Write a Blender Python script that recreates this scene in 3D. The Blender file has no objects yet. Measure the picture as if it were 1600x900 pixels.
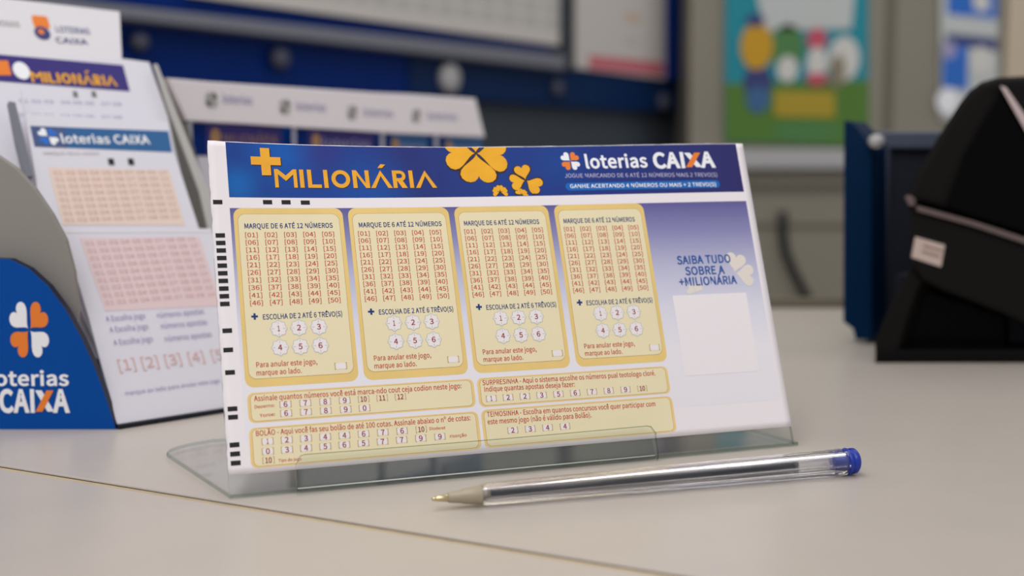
import bpy, bmesh, math, random
from mathutils import Vector, Matrix
random.seed(7)
S = 0.01                      # everything below is written in centimetres
scene = bpy.context.scene
COL = scene.collection

# ------------------------------------------------------------------ camera
F = 1863.0                    # focal length in pixels of the 1600 px frame
PITCH = math.atan((450 - 252) / F)
CAMH = 10.265                 # camera height above the counter, cm
cam_d = bpy.data.cameras.new('camera'); cam = bpy.data.objects.new('camera', cam_d); COL.objects.link(cam)
cam.location = (0, 0, CAMH * S); cam.rotation_euler = (math.pi / 2 - PITCH, 0, 0)
cam_d.sensor_width = 36; cam_d.lens = 36 * F / 1600
cam_d.clip_start = 0.01; cam_d.clip_end = 30
cam_d.dof.use_dof = True; cam_d.dof.focus_distance = 0.398; cam_d.dof.aperture_fstop = 6.9; cam_d.dof.aperture_blades = 0
scene.camera = cam
# ------------------------------------------------------------------ light
world = bpy.data.worlds.new('world'); scene.world = world; world.use_nodes = True
world.node_tree.nodes['Background'].inputs[0].default_value = (0.96, 0.97, 1.0, 1)
world.node_tree.nodes['Background'].inputs[1].default_value = 0.55
def area(name, loc, tgt, sx, sy, w, col=(1, 1, 1)):
    l = bpy.data.lights.new(name, 'AREA'); l.shape = 'RECTANGLE'; l.size = sx; l.size_y = sy; l.energy = w; l.color = col
    o = bpy.data.objects.new(name, l); COL.objects.link(o); o.location = loc
    o.rotation_euler = (Vector(tgt) - Vector(loc)).to_track_quat('-Z', 'Y').to_euler()
area('ceiling_light', (-0.5, 0.25, 1.6), (0, 0.5, 0), 1.2, 0.6, 9.5, (1, 0.97, 0.93))
area('ceiling_light', (0.9, 1.3, 1.7), (0.9, 1.3, 0), 1.2, 0.6, 5.5, (1, 0.96, 0.9))
area('ceiling_light', (-0.4, -0.9, 1.5), (0, 0.4, 0.05), 1.4, 0.8, 13, (1, 0.97, 0.96))
vs = scene.view_settings
scene.display_settings.display_device = 'sRGB'
vs.view_transform = 'Standard'; vs.look = 'None'; vs.gamma = 1; vs.use_curve_mapping = False; vs.exposure = 0.0

# ------------------------------------------------------------------ materials
def lin(c):
    def f(x):
        x /= 255.0
        return x / 12.92 if x <= 0.04045 else ((x + 0.055) / 1.055) ** 2.4
    return (f(c[0]), f(c[1]), f(c[2]), 1)
MATS = {}
def mat(name, rgb, rough=0.5, spec=0.3, metal=0.0, noise=0.0, nscale=300, bump=0.0, bscale=900):
    m = bpy.data.materials.new(name); m.use_nodes = True; nt = m.node_tree; b = nt.nodes['Principled BSDF']
    b.inputs['Base Color'].default_value = lin(rgb); b.inputs['Roughness'].default_value = rough
    b.inputs['Specular IOR Level'].default_value = spec; b.inputs['Metallic'].default_value = metal
    if noise or bump:
        tc = nt.nodes.new('ShaderNodeTexCoord')
    if noise:
        n = nt.nodes.new('ShaderNodeTexNoise'); n.inputs['Scale'].default_value = nscale; n.inputs['Detail'].default_value = 4
        mx = nt.nodes.new('ShaderNodeMixRGB'); c = lin(rgb)
        mx.inputs[1].default_value = tuple(x * (1 - noise) for x in c[:3]) + (1,)
        mx.inputs[2].default_value = tuple(min(1, x * (1 + noise)) for x in c[:3]) + (1,)
        nt.links.new(tc.outputs['Object'], n.inputs['Vector']); nt.links.new(n.outputs['Fac'], mx.inputs[0])
        nt.links.new(mx.outputs[0], b.inputs['Base Color'])
    if bump:
        n = nt.nodes.new('ShaderNodeTexNoise'); n.inputs['Scale'].default_value = bscale; n.inputs['Detail'].default_value = 3
        bp = nt.nodes.new('ShaderNodeBump'); bp.inputs['Strength'].default_value = bump; bp.inputs['Distance'].default_value = 0.0005
        nt.links.new(tc.outputs['Object'], n.inputs['Vector']); nt.links.new(n.outputs['Fac'], bp.inputs['Height'])
        nt.links.new(bp.outputs[0], b.inputs['Normal'])
    MATS[name] = m
    return m
def ramp_mat(name, axis, stops, rough=0.45, spots=None):
    """printed colour running along the sheet: axis 0 = across, 1 = up (UV of the sheet)"""
    m = bpy.data.materials.new(name); m.use_nodes = True; nt = m.node_tree; b = nt.nodes['Principled BSDF']
    b.inputs['Roughness'].default_value = rough; b.inputs['Specular IOR Level'].default_value = 0.25
    uvn = nt.nodes.new('ShaderNodeUVMap'); uvn.uv_map = 'UVMap'
    sp = nt.nodes.new('ShaderNodeSeparateXYZ'); nt.links.new(uvn.outputs[0], sp.inputs[0])
    r = nt.nodes.new('ShaderNodeValToRGB'); el = r.color_ramp.elements
    while len(el) < len(stops): el.new(0.5)
    for e, (p, c) in zip(el, stops): e.position = p; e.color = lin(c)
    nt.links.new(sp.outputs[axis], r.inputs[0])
    out = r.outputs[0]
    for (cx, cy, rad, c, k) in (spots or []):
        v = nt.nodes.new('ShaderNodeVectorMath'); v.operation = 'SUBTRACT'; v.inputs[1].default_value = (cx, cy, 0)
        nt.links.new(uvn.outputs[0], v.inputs[0])
        sc = nt.nodes.new('ShaderNodeVectorMath'); sc.operation = 'MULTIPLY'; sc.inputs[1].default_value = (20, 10.95, 0)
        nt.links.new(v.outputs[0], sc.inputs[0])
        ln = nt.nodes.new('ShaderNodeVectorMath'); ln.operation = 'LENGTH'; nt.links.new(sc.outputs[0], ln.inputs[0])
        mr = nt.nodes.new('ShaderNodeMapRange'); mr.interpolation_type = 'SMOOTHSTEP'
        mr.inputs[1].default_value = 0; mr.inputs[2].default_value = rad; mr.inputs[3].default_value = k; mr.inputs[4].default_value = 0
        nt.links.new(ln.outputs['Value'], mr.inputs[0])
        mx = nt.nodes.new('ShaderNodeMixRGB'); mx.inputs[2].default_value = lin(c)
        nt.links.new(mr.outputs[0], mx.inputs[0]); nt.links.new(out, mx.inputs[1]); out = mx.outputs[0]
    nt.links.new(out, b.inputs['Base Color'])
    MATS[name] = m
    return m
def clear_mat(name, tint, refl=1.0, rough=0.02, ior=1.49, thin=True):
    m = bpy.data.materials.new(name); m.use_nodes = True; nt = m.node_tree
    for n in list(nt.nodes):
        if n.type == 'BSDF_PRINCIPLED': nt.nodes.remove(n)
    out = [n for n in nt.nodes if n.type == 'OUTPUT_MATERIAL'][0]
    t = nt.nodes.new('ShaderNodeBsdfTransparent'); t.inputs[0].default_value = tint + (1,)
    g = nt.nodes.new('ShaderNodeBsdfGlossy'); g.inputs['Roughness'].default_value = rough; g.inputs[0].default_value = (refl, refl, refl, 1)
    fr = nt.nodes.new('ShaderNodeFresnel'); geo = nt.nodes.new('ShaderNodeNewGeometry')
    mr = nt.nodes.new('ShaderNodeMapRange'); mr.inputs[3].default_value = ior; mr.inputs[4].default_value = (1 / ior if thin else ior)   # same reflectance from both sides of the thin wall
    nt.links.new(geo.outputs['Backfacing'], mr.inputs[0]); nt.links.new(mr.outputs[0], fr.inputs[0])
    mx = nt.nodes.new('ShaderNodeMixShader')
    nt.links.new(fr.outputs[0], mx.inputs[0]); nt.links.new(t.outputs[0], mx.inputs[1]); nt.links.new(g.outputs[0], mx.inputs[2])
    nt.links.new(mx.outputs[0], out.inputs[0]); MATS[name] = m
    return m
def glass_mat(name, tint, ior, mixt):
    """refracting moulded plastic; part of the light goes straight through"""
    m = clear_mat(name, tint, 1.0, 0.03, ior, thin=False); nt = m.node_tree
    out = [n for n in nt.nodes if n.type == 'OUTPUT_MATERIAL'][0]
    first = out.inputs[0].links[0].from_socket
    g = nt.nodes.new('ShaderNodeBsdfGlass'); g.inputs['IOR'].default_value = ior; g.inputs['Roughness'].default_value = 0.01
    g.inputs[0].default_value = tint + (1,)
    mx = nt.nodes.new('ShaderNodeMixShader'); mx.inputs[0].default_value = mixt
    nt.links.new(first, mx.inputs[1]); nt.links.new(g.outputs[0], mx.inputs[2]); nt.links.new(mx.outputs[0], out.inputs[0])
    return m

mat('counter', (189, 180, 171), 0.30, 0.4, noise=0.035, nscale=40, bump=0.05, bscale=2500)
mat('counter_core', (120, 98, 72), 0.7)
mat('seam', (186, 168, 138), 0.6, noise=0.2, nscale=120)
mat('seam_gap', (46, 38, 30), 0.8)
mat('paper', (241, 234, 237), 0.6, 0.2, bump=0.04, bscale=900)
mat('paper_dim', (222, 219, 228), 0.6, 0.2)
mat('ink_black', (34, 30, 32), 0.5)
mat('ink_red', (196, 62, 48), 0.5)
mat('ink_red_deep', (150, 40, 62), 0.5)
mat('ink_navy', (28, 58, 122), 0.5)
mat('ink_blue', (32, 84, 160), 0.5)
mat('ink_brown', (178, 136, 92), 0.5)
mat('ink_white', (244, 244, 248), 0.5)
mat('ink_lilac', (188, 184, 214), 0.5)
mat('ink_pill', (12, 104, 186), 0.5)
mat('ink_outline', (58, 36, 30), 0.5)
mat('ink_grey', (176, 188, 186), 0.5)
mat('ink_mark', (240, 232, 232), 0.5)
mat('ink_orange', (238, 130, 50), 0.5)
mat('cream', (238, 225, 186), 0.5, noise=0.03, nscale=60)
mat('cream_faint', (232, 222, 212), 0.5)
mat('gold_rim', (236, 204, 128), 0.5, noise=0.12, nscale=60)
mat('gold_rim_b', (240, 206, 136), 0.5, noise=0.12, nscale=80)
mat('gold', (246, 176, 42), 0.45, noise=0.16, nscale=140)
mat('ink_gold', (242, 172, 48), 0.45, noise=0.16, nscale=220)
ramp_mat('banner_blue', 0, [(0, (26, 66, 140)), (0.16, (24, 66, 150)), (0.34, (38, 48, 116)), (0.5, (30, 62, 140)), (0.68, (32, 54, 130)), (1, (48, 44, 104))],
         spots=[(0.12, 0.965, 1.6, (10, 100, 190), 0.6), (0.045, 0.86, 1.0, (8, 110, 190), 0.7), (0.27, 0.84, 2.2, (10, 90, 180), 0.5), (0.19, 0.97, 1.3, (60, 40, 110), 0.4), (0.62, 0.93, 1.5, (20, 80, 160), 0.4)])
ramp_mat('field', 1, [(0.28, (236, 232, 238)), (0.42, (222, 221, 234)), (0.56, (190, 190, 216)), (0.68, (142, 140, 186)), (0.79, (96, 92, 152))])
clear_mat('acrylic_edge', (0.60, 0.68, 0.63), 1.0, 0.1)
clear_mat('acrylic', (0.985, 0.992, 0.986), 0.8, 0.03)
clear_mat('acrylic_lip', (0.94, 0.95, 0.91), 0.8, 0.05)
mat('acrylic_highlight', (214, 220, 212), 0.3, 0.5)
glass_mat('pen_plastic', (0.975, 0.975, 0.985), 1.45, 0.60)
mat('ink_tube', (14, 18, 30), 0.3, 0.5)
mat('tube_end', (54, 66, 58), 0.4)
mat('pen_cone', (164, 152, 130), 0.35, 0.5, noise=0.05, nscale=600)
mat('brass', (205, 188, 150), 0.22, 0.5, 1.0)
mat('pen_blue', (10, 46, 156), 0.3, 0.5)
mat('steel', (205, 200, 190), 0.15, 0.5, 1.0)
mat('disp_blue', (0, 74, 158), 0.45, 0.12)
mat('disp_blue_edge', (16, 24, 52), 0.5)
mat('disp_grey', (176, 174, 170), 0.5)
mat('end_grey', (148, 143, 137), 0.5)
mat('disp_grey_dark', (120, 118, 114), 0.5)
mat('disp_white', (226, 222, 226), 0.55)
mat('banner_violet', (56, 46, 122), 0.5)
mat('banner_sky', (44, 98, 152), 0.5)
mat('banner_slate', (72, 90, 134), 0.5)
mat('grid_peach', (232, 210, 196), 0.55)
mat('grid_pink', (228, 204, 206), 0.55)
mat('ink_rose', (214, 176, 170), 0.5)
mat('ink_soft_violet', (160, 156, 190), 0.5)
mat('rubber', (22, 26, 34), 0.6)
mat('wall_slate', (70, 76, 84), 0.8, 0.1)
mat('wall_olive', (144, 138, 124), 0.8, noise=0.03, nscale=8)
mat('wall_beige', (200, 184, 162), 0.8)
mat('groove_and_shade', (112, 106, 92), 0.8)  # dark of the wall grooves, also used for the painted shade strips
mat('rail_grey', (118, 120, 130), 0.4, 0.4)
mat('rail_white', (182, 180, 180), 0.5)
mat('glass_blue', (0, 40, 112), 0.4, 0.08)
mat('reflection_navy', (14, 42, 84), 0.4, 0.1)
mat('post_blue', (6, 46, 122), 0.4, 0.1)
mat('dark_post', (52, 56, 64), 0.4)
mat('notice', (206, 200, 194), 0.6)
mat('notice_cell', (188, 186, 182), 0.6)
mat('notice_pink', (204, 110, 122), 0.6)
mat('ink_peach', (226, 178, 140), 0.6)
mat('glare_dim', (78, 80, 96), 0.5)
mat('cap_metal', (150, 150, 146), 0.25, 0.5, 0.6)
mat('teal', (50, 144, 160), 0.7, .1); mat('green', (92, 130, 62), 0.7, .1); mat('green_mid', (88, 134, 84), 0.7, .1)
mat('sky_grey', (196, 200, 198), 0.6); mat('yellow', (206, 158, 52), 0.7, .1); mat('yellow_dull', (176, 152, 48), 0.6)
mat('p_navy', (60, 66, 120), 0.6); mat('p_blue', (64, 104, 150), 0.6); mat('p_red', (200, 84, 104), 0.6); mat('p_white', (212, 210, 204), 0.6)
mat('p_cobalt', (48, 110, 200), 0.6); mat('p_brown', (140, 130, 110), 0.6)
mat('box_blue', (3, 36, 68), 0.5, 0.1)
mat('box_slate', (82, 88, 106), 0.4, 0.4); mat('box_dark', (38, 40, 50), 0.6, 0.15)
mat('black_plastic', (17, 15, 14), 0.55, 0.12, bump=0.1, bscale=3000)
mat('black_gloss', (3, 3, 5), 0.35, 0.06)
mat('black_soft', (9, 8, 8), 0.6, 0.1)
mat('trim_highlight_rose', (104, 90, 88), 0.4, 0.2)
mat('highlight_pale', (196, 178, 176), 0.35)
mat('sticker', (196, 176, 166), 0.5); mat('sticker_ink', (150, 120, 112), 0.5)
mat('floor', (120, 116, 108), 0.6)

# ------------------------------------------------------------------ helpers
def tag(o, label=None, cat=None, group=None, kind=None):
    if label: o['label'] = label
    if cat: o['category'] = cat
    if group: o['group'] = group
    if kind: o['kind'] = kind
    return o
def thing(name, loc, label, cat, group=None):
    o = bpy.data.objects.new(name, None); COL.objects.link(o); o.location = Vector(loc) * S; o.empty_display_size = 0.02
    bpy.context.view_layer.update()
    return tag(o, label, cat, group)
def root_loc(o):
    l = Vector((0, 0, 0))
    while o is not None: l += o.location; o = o.parent
    return l
def link(name, verts, faces, mats, parent=None, fm=None, uvs=None, smooth=False):
    """verts in cm, world space; children are stored relative to their thing"""
    base = root_loc(parent) if parent else Vector((0, 0, 0))
    me = bpy.data.meshes.new(name)
    me.from_pydata([Vector(v) * S - base for v in verts], [], faces)
    for m in mats: me.materials.append(MATS[m])
    if fm: me.polygons.foreach_set('material_index', fm)
    if uvs:
        l = me.uv_layers.new(name='UVMap')
        for lp in me.loops: l.data[lp.index].uv = uvs[lp.vertex_index]
    if smooth:
        me.polygons.foreach_set('use_smooth', [True] * len(me.polygons))
    me.update()
    o = bpy.data.objects.new(name, me); COL.objects.link(o)
    if parent: o.parent = parent
    return o
def from_bm(name, bm, mats, parent=None, smooth=False):
    bm.normal_update()
    vs_ = [v.co.copy() for v in bm.verts]; bm.verts.index_update()
    fs = [[v.index for v in f.verts] for f in bm.faces]; fm = [f.material_index for f in bm.faces]
    bm.free()
    return link(name, vs_, fs, mats, parent, fm, smooth=smooth)
def ray(x, y):
    a = (x - 800) / F; b = (y - 450) / F
    return Vector((a, math.cos(PITCH) - b * math.sin(PITCH), -math.sin(PITCH) - b * math.cos(PITCH)))
EYE = Vector((0, 0, CAMH))
def ground(x, y, z=0.0):
    r = ray(x, y); return EYE + r * ((z - CAMH) / r.z)
class Plane:
    def __init__(s, o, ex, ey, bump=None, face=None):
        s.o = Vector(o); s.ex = Vector(ex).normalized(); s.ey = Vector(ey).normalized()
        s.n = s.ex.cross(s.ey).normalized()
        if s.n.dot(EYE - s.o) < 0: s.n = -s.n
        s.bump = bump
    def P(s, u, v, h=0.0):
        if s.bump: h = h + s.bump(u, v)
        return s.o + s.ex * u + s.ey * v + s.n * h
    def px(s, x, y, h=0.0):
        r = ray(x, y); hh = h
        for i in range(8 if s.bump else 1):
            q = EYE + r * (((s.o + s.n * hh) - EYE).dot(s.n) / r.dot(s.n)) - s.o
            u, v = q.dot(s.ex), q.dot(s.ey)
            if s.bump: hh = h + s.bump(u, v)
        return (u, v)
    def shift(s, d):
        return Plane(s.o + s.n * d, s.ex, s.ey, s.bump)
# letter outlines (grotesque alphabet): character code -> advance, contours as x, y pairs in thousandths of an em
OUTLINES = {
40:(323,(228,-187,282,-163,228,-57,190,57,168,176,160,297,168,418,190,536,228,650,282,756,228,781,169,671,125,556,97,431,88,297,97,162,125,38,169,-78),),
41:(323,(95,-187,154,-78,198,38,225,162,235,297,225,431,198,556,154,671,95,781,40,756,94,650,133,536,156,418,163,297,156,176,133,57,94,-57,40,-163),),
43:(530,(230,111,300,111,300,320,495,320,495,385,300,385,300,594,230,594,230,385,36,385,36,320,230,320),),
44:(265,(72,-181,130,-148,174,-102,201,-47,211,18,206,61,191,93,168,113,138,120,112,116,91,104,77,85,72,59,77,34,91,14,111,2,136,-2,146,-1,139,-42,120,-77,90,-107,51,-130),),
45:(331,(44,234,288,234,288,301,44,301),),
46:(265,(133,-12,157,-8,177,6,191,27,196,53,191,81,177,102,157,116,133,120,108,116,88,102,75,81,70,53,75,27,88,6,108,-8),),
48:(530,(265,-12,356,10,424,78,468,192,483,352,468,511,424,623,356,690,265,712,175,690,106,623,63,511,48,352,63,192,106,78,175,10),(265,58,211,75,169,128,142,220,132,352,142,484,169,575,211,627,265,644,320,627,362,575,389,484,399,352,389,220,362,128,320,75)),
49:(530,(84,0,468,0,468,73,328,73,328,700,261,700,197,671,116,650,116,595,241,595,241,73,84,73),),
50:(530,(42,0,482,0,482,75,288,75,174,69,286,183,373,294,429,401,449,507,435,592,394,656,329,698,244,712,183,705,129,685,82,652,38,610,89,561,120,593,155,619,193,636,234,642,291,631,331,603,355,559,363,503,344,409,285,304,185,186,42,52),),
51:(530,(251,-12,339,1,411,40,459,103,477,187,465,253,433,305,386,342,329,365,329,370,379,395,419,431,444,479,453,538,437,612,395,667,330,701,248,712,191,706,141,689,95,662,53,629,100,574,132,601,167,623,205,637,245,642,295,634,332,611,356,576,364,531,354,478,321,436,262,408,170,397,170,330,272,320,340,292,377,248,388,190,377,136,348,95,303,69,245,60,191,67,145,85,106,110,73,140,28,84,67,48,116,17,177,-4),),
52:(530,(325,0,407,0,407,193,500,193,500,263,407,263,407,700,310,700,19,250,19,193,325,193),(325,263,110,263,269,501,326,605,329,605,325,477)),
53:(530,(250,-12,336,4,409,50,460,125,479,227,463,327,417,397,350,438,268,451,212,443,163,423,181,626,445,626,445,700,105,700,82,373,129,344,185,374,245,385,305,374,351,343,380,293,391,225,379,156,347,104,300,72,242,60,186,67,140,84,102,109,70,138,26,80,66,46,115,16,176,-5),),
54:(530,(287,-12,365,4,429,50,473,122,489,215,475,311,436,380,375,421,294,435,252,429,211,412,171,386,136,350,152,487,191,577,247,626,316,641,347,637,377,626,404,609,427,587,477,641,445,670,407,692,363,707,312,712,215,692,132,626,75,509,53,334,71,183,120,74,194,9),(138,281,173,322,210,350,246,365,280,370,335,359,375,328,398,279,406,215,397,150,372,100,334,68,287,56,228,71,183,114,153,184)),
55:(530,(189,0,280,0,294,187,325,348,385,496,485,647,485,700,47,700,47,626,387,626,300,485,241,341,206,183),),
56:(530,(267,-12,357,2,426,40,470,97,486,168,476,233,450,283,413,322,369,352,369,357,400,387,430,426,453,473,461,526,448,601,410,659,350,697,269,711,193,698,133,661,92,605,77,533,85,482,106,438,136,401,172,371,172,368,125,336,84,293,55,239,44,174,61,99,107,40,178,2),(315,380,255,406,205,438,170,479,157,533,165,579,188,615,223,637,268,646,318,636,355,610,379,570,387,521,382,483,369,447,346,413),(268,53,210,62,163,89,132,130,121,181,128,229,148,272,179,309,218,340,289,310,348,276,388,232,403,171,393,123,366,86,324,61)),
57:(530,(224,-12,319,9,400,77,457,199,478,380,461,526,411,630,336,692,243,712,165,696,101,650,58,578,42,485,56,390,95,321,156,280,235,265,279,272,321,289,361,315,396,350,379,214,340,124,286,75,222,60,188,64,157,74,128,91,103,114,55,59,88,31,126,8,171,-7),(395,424,359,381,322,352,285,336,249,330,195,341,156,373,132,421,124,485,133,551,158,601,196,633,244,645,303,630,349,588,380,519)),
58:(265,(133,372,157,377,177,391,191,412,196,439,191,466,177,487,157,501,133,506,108,501,88,487,75,466,70,439,75,412,88,391,108,377),(133,-12,157,-8,177,6,191,27,196,53,191,81,177,102,157,116,133,120,108,116,88,102,75,81,70,53,75,27,88,6,108,-8)),
65:(581,(4,0,93,0,160,214,416,214,483,0,577,0,339,700,241,700),(182,284,217,392,286,628,290,628,361,392,394,284)),
66:(627,(96,0,319,0,427,13,510,51,565,115,584,205,574,269,544,319,499,353,442,372,442,377,486,400,518,435,538,479,544,529,527,608,477,661,401,691,304,700,96,700),(184,403,184,630,292,630,364,624,416,605,447,570,457,518,448,469,418,433,366,411,288,403),(184,71,184,334,307,334,388,327,448,304,485,265,498,208,485,147,447,104,387,79,307,71)),
67:(609,(360,-12,424,-6,481,14,531,45,575,88,526,144,491,111,453,86,411,70,364,65,273,85,205,142,161,233,146,352,162,470,207,559,277,615,367,635,409,630,447,617,480,596,510,569,558,626,523,659,479,686,426,705,366,712,242,688,144,616,79,502,55,350,78,197,142,83,239,12),),
68:(657,(96,0,275,0,415,24,517,93,579,204,601,352,579,501,517,610,413,677,271,700,96,700),(184,73,184,628,264,628,372,610,449,557,495,470,510,352,495,234,449,146,372,91,264,73)),
69:(562,(96,0,510,0,510,75,184,75,184,330,450,330,450,406,184,406,184,626,499,626,499,700,96,700),),
70:(527,(96,0,184,0,184,314,452,314,452,389,184,389,184,626,499,626,499,700,96,700),),
71:(658,(371,-12,438,-6,498,11,548,36,587,69,587,363,357,363,357,289,506,289,506,106,451,76,380,65,280,85,207,142,162,233,146,352,163,470,210,559,283,615,379,635,427,630,467,616,501,595,530,569,578,626,543,658,498,685,443,705,376,712,248,688,146,616,79,502,55,350,79,197,144,83,244,12),),
72:(695,(96,0,184,0,184,330,511,330,511,0,600,0,600,700,511,700,511,407,184,407,184,700,96,700),),
73:(280,(96,0,184,0,184,700,96,700),),
74:(511,(226,-12,314,5,374,51,408,120,419,205,419,700,330,700,330,214,323,146,302,100,267,73,218,65,182,69,150,83,122,108,96,144,33,98,68,50,112,16,164,-5),),
76:(519,(96,0,491,0,491,75,184,75,184,700,96,700),),
77:(775,(96,0,176,0,176,388,172,491,164,594,168,594,224,435,357,71,416,71,548,435,605,594,608,594,601,491,597,388,597,0,679,0,679,700,573,700,439,326,391,180,387,180,336,326,202,700,96,700),),
78:(690,(96,0,180,0,180,368,176,478,169,586,173,586,248,442,503,0,594,0,594,700,510,700,510,336,514,224,522,115,518,115,442,259,186,700,96,700),),
79:(709,(354,-12,475,13,570,86,631,201,653,352,631,503,570,617,475,688,354,712,233,688,139,617,77,503,55,352,77,201,139,86,233,13),(354,65,269,85,203,143,161,234,146,352,161,470,203,559,269,615,354,635,440,615,506,559,548,470,562,352,548,234,506,143,440,85)),
80:(605,(96,0,184,0,184,279,300,279,405,292,486,331,539,399,558,495,539,591,486,655,403,689,296,700,96,700),(184,350,184,628,285,628,366,622,423,600,458,559,470,495,459,430,425,385,369,359,288,350)),
81:(709,(354,61,269,82,203,140,161,232,146,352,161,470,203,559,269,615,354,635,440,615,506,559,548,470,562,352,548,232,506,140,440,82),(568,-176,626,-171,668,-159,651,-92,620,-99,578,-102,524,-96,475,-79,435,-49,406,-9,507,30,585,106,635,215,653,352,631,503,570,617,475,688,354,712,233,688,139,617,77,503,55,352,74,212,126,102,207,27,311,-10,350,-76,406,-128,479,-163)),
82:(606,(184,368,184,628,302,628,375,622,428,601,461,562,472,504,461,444,428,402,375,376,302,368),(480,0,580,0,402,307,467,332,516,373,548,430,560,504,541,596,491,657,413,690,315,700,96,700,96,0,184,0,184,297,310,297)),
83:(569,(290,-12,389,3,464,45,511,108,528,186,517,254,486,306,441,344,384,373,285,416,243,435,206,458,179,490,168,534,177,576,204,608,245,628,299,635,345,631,387,618,424,597,458,570,504,626,463,661,414,688,359,706,299,712,211,699,141,660,95,602,78,527,91,460,125,409,171,373,221,348,321,304,367,282,405,257,429,225,438,179,428,132,400,96,353,73,291,65,237,71,186,89,139,116,98,152,46,91,95,48,153,16,219,-5),),
84:(572,(242,0,330,0,330,626,542,626,542,700,30,700,30,626,242,626),),
85:(689,(345,-12,444,3,524,54,577,147,596,288,596,700,511,700,511,286,498,181,463,113,410,76,345,65,281,76,229,113,194,181,181,286,181,700,94,700,94,288,113,147,165,54,245,3),),
86:(549,(224,0,327,0,549,700,459,700,347,321,314,205,279,90,275,90,207,321,94,700,1,700),),
88:(547,(16,0,110,0,210,189,266,303,270,303,330,189,435,0,532,0,327,357,518,700,425,700,331,521,282,418,278,418,223,521,127,700,30,700,221,362),),
89:(507,(209,0,297,0,297,271,508,700,416,700,327,502,256,349,252,349,183,502,93,700,-1,700,209,271),),
91:(323,(101,-162,290,-162,290,-113,166,-113,166,706,290,706,290,756,101,756),),
93:(323,(32,-162,223,-162,223,756,32,756,32,706,157,706,157,-113,32,-113),),
97:(538,(207,-12,254,-7,299,9,340,33,379,62,382,62,390,0,461,0,461,319,451,407,419,474,363,517,282,532,221,526,166,509,118,488,78,464,112,404,145,424,182,442,223,455,267,459,320,448,353,419,370,377,374,329,232,304,133,265,75,209,56,135,68,72,99,26,147,-3),(232,58,196,63,167,77,147,103,140,140,152,186,192,223,264,251,374,270,374,126,338,97,303,75,268,63)),
98:(590,(316,-12,401,6,473,61,523,149,541,267,528,376,488,460,424,513,335,532,292,526,250,511,209,488,172,459,176,552,176,760,88,760,88,0,158,0,165,53,169,53,204,26,241,5,279,-8),(302,61,274,64,243,73,210,89,176,115,176,388,212,418,247,440,280,454,313,458,377,445,419,406,443,345,451,266,440,180,408,116,361,75)),
99:(487,(292,-12,338,-8,382,5,423,25,460,53,422,112,396,92,367,75,335,64,300,60,235,74,184,115,151,177,139,259,152,340,186,403,237,444,303,458,358,446,406,414,450,471,420,494,386,514,346,527,299,532,204,514,124,460,70,374,50,259,68,144,119,59,196,6),),
100:(592,(265,-12,310,-7,352,9,389,33,422,61,425,61,433,0,504,0,504,760,416,760,416,561,421,472,388,497,354,516,317,528,275,532,190,513,118,458,69,372,51,259,66,144,109,58,176,6),(284,61,223,75,178,114,150,176,140,260,152,341,184,403,232,444,290,458,322,455,353,446,385,429,416,404,416,132,384,101,352,79,318,65)),
101:(529,(298,-12,348,-8,392,3,432,19,468,40,437,98,377,68,308,57,240,70,187,106,151,164,136,239,485,239,489,288,475,389,435,466,370,515,282,532,196,513,121,459,69,373,50,259,69,144,122,59,201,6),(135,301,152,370,186,420,231,451,284,462,338,452,379,421,404,370,413,301)),
102:(310,(32,448,102,448,102,0,189,0,189,448,299,448,299,519,189,519,189,601,194,645,207,677,230,696,263,703,291,699,321,689,340,756,300,768,253,773,186,761,139,727,111,673,102,602,102,519,32,514),),
103:(539,(263,-239,371,-224,454,-185,507,-128,525,-59,514,-4,480,35,423,57,345,64,243,64,199,68,171,80,156,98,152,120,161,156,185,182,223,169,262,164,336,177,397,213,437,270,452,345,449,377,440,406,427,431,410,452,516,452,516,519,335,519,303,528,262,532,187,519,126,482,83,424,68,347,74,302,89,264,111,232,136,207,136,203,115,186,97,164,83,137,78,107,82,79,92,55,107,36,125,22,125,17,93,-7,69,-36,54,-67,49,-100,64,-159,108,-203,176,-230),(262,223,220,232,185,257,161,296,152,347,161,398,184,436,219,460,262,468,305,460,340,436,364,398,372,347,364,296,340,257,304,232),(275,-179,212,-172,165,-154,135,-125,125,-88,128,-65,137,-43,154,-21,178,0,212,-6,244,-8,334,-8,380,-11,413,-22,433,-43,439,-74,428,-113,395,-146,343,-170)),
104:(580,(88,0,176,0,176,376,212,411,246,436,280,451,317,456,361,448,392,423,410,380,415,317,415,0,502,0,502,329,493,416,464,480,414,519,344,532,294,525,249,506,209,479,172,445,176,552,176,760,88,760),),
105:(263,(88,0,176,0,176,519,88,519),(132,626,155,630,174,641,186,660,190,684,186,707,174,724,155,736,132,740,108,736,90,724,79,707,74,684,79,660,90,641,108,630)),
106:(263,(33,-231,99,-219,143,-185,168,-131,176,-59,176,519,89,519,89,-59,86,-102,76,-134,57,-154,25,-161,-2,-158,-25,-152,-42,-218,-9,-227),(132,626,155,630,173,641,186,660,190,684,186,707,173,724,155,736,132,740,108,736,90,724,78,707,74,684,78,660,90,641,108,630)),
108:(271,(180,-12,209,-10,230,-5,218,62,200,60,183,69,176,97,176,760,88,760,88,103,93,54,109,18,138,-5),),
109:(884,(88,0,176,0,176,376,210,411,244,436,275,451,306,456,348,448,379,423,396,380,402,317,402,0,489,0,489,376,524,411,558,436,589,451,620,456,663,448,693,423,710,380,716,317,716,0,803,0,803,329,794,416,765,480,716,519,647,532,600,525,557,504,515,473,475,433,455,474,425,505,385,525,331,532,286,525,245,506,206,478,170,443,159,519,88,519),),
110:(583,(88,0,176,0,176,376,212,411,246,436,280,451,317,456,361,448,392,423,410,380,415,317,415,0,502,0,502,329,493,416,464,480,414,519,344,532,294,525,249,506,208,478,170,443,159,519,88,519),),
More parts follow.
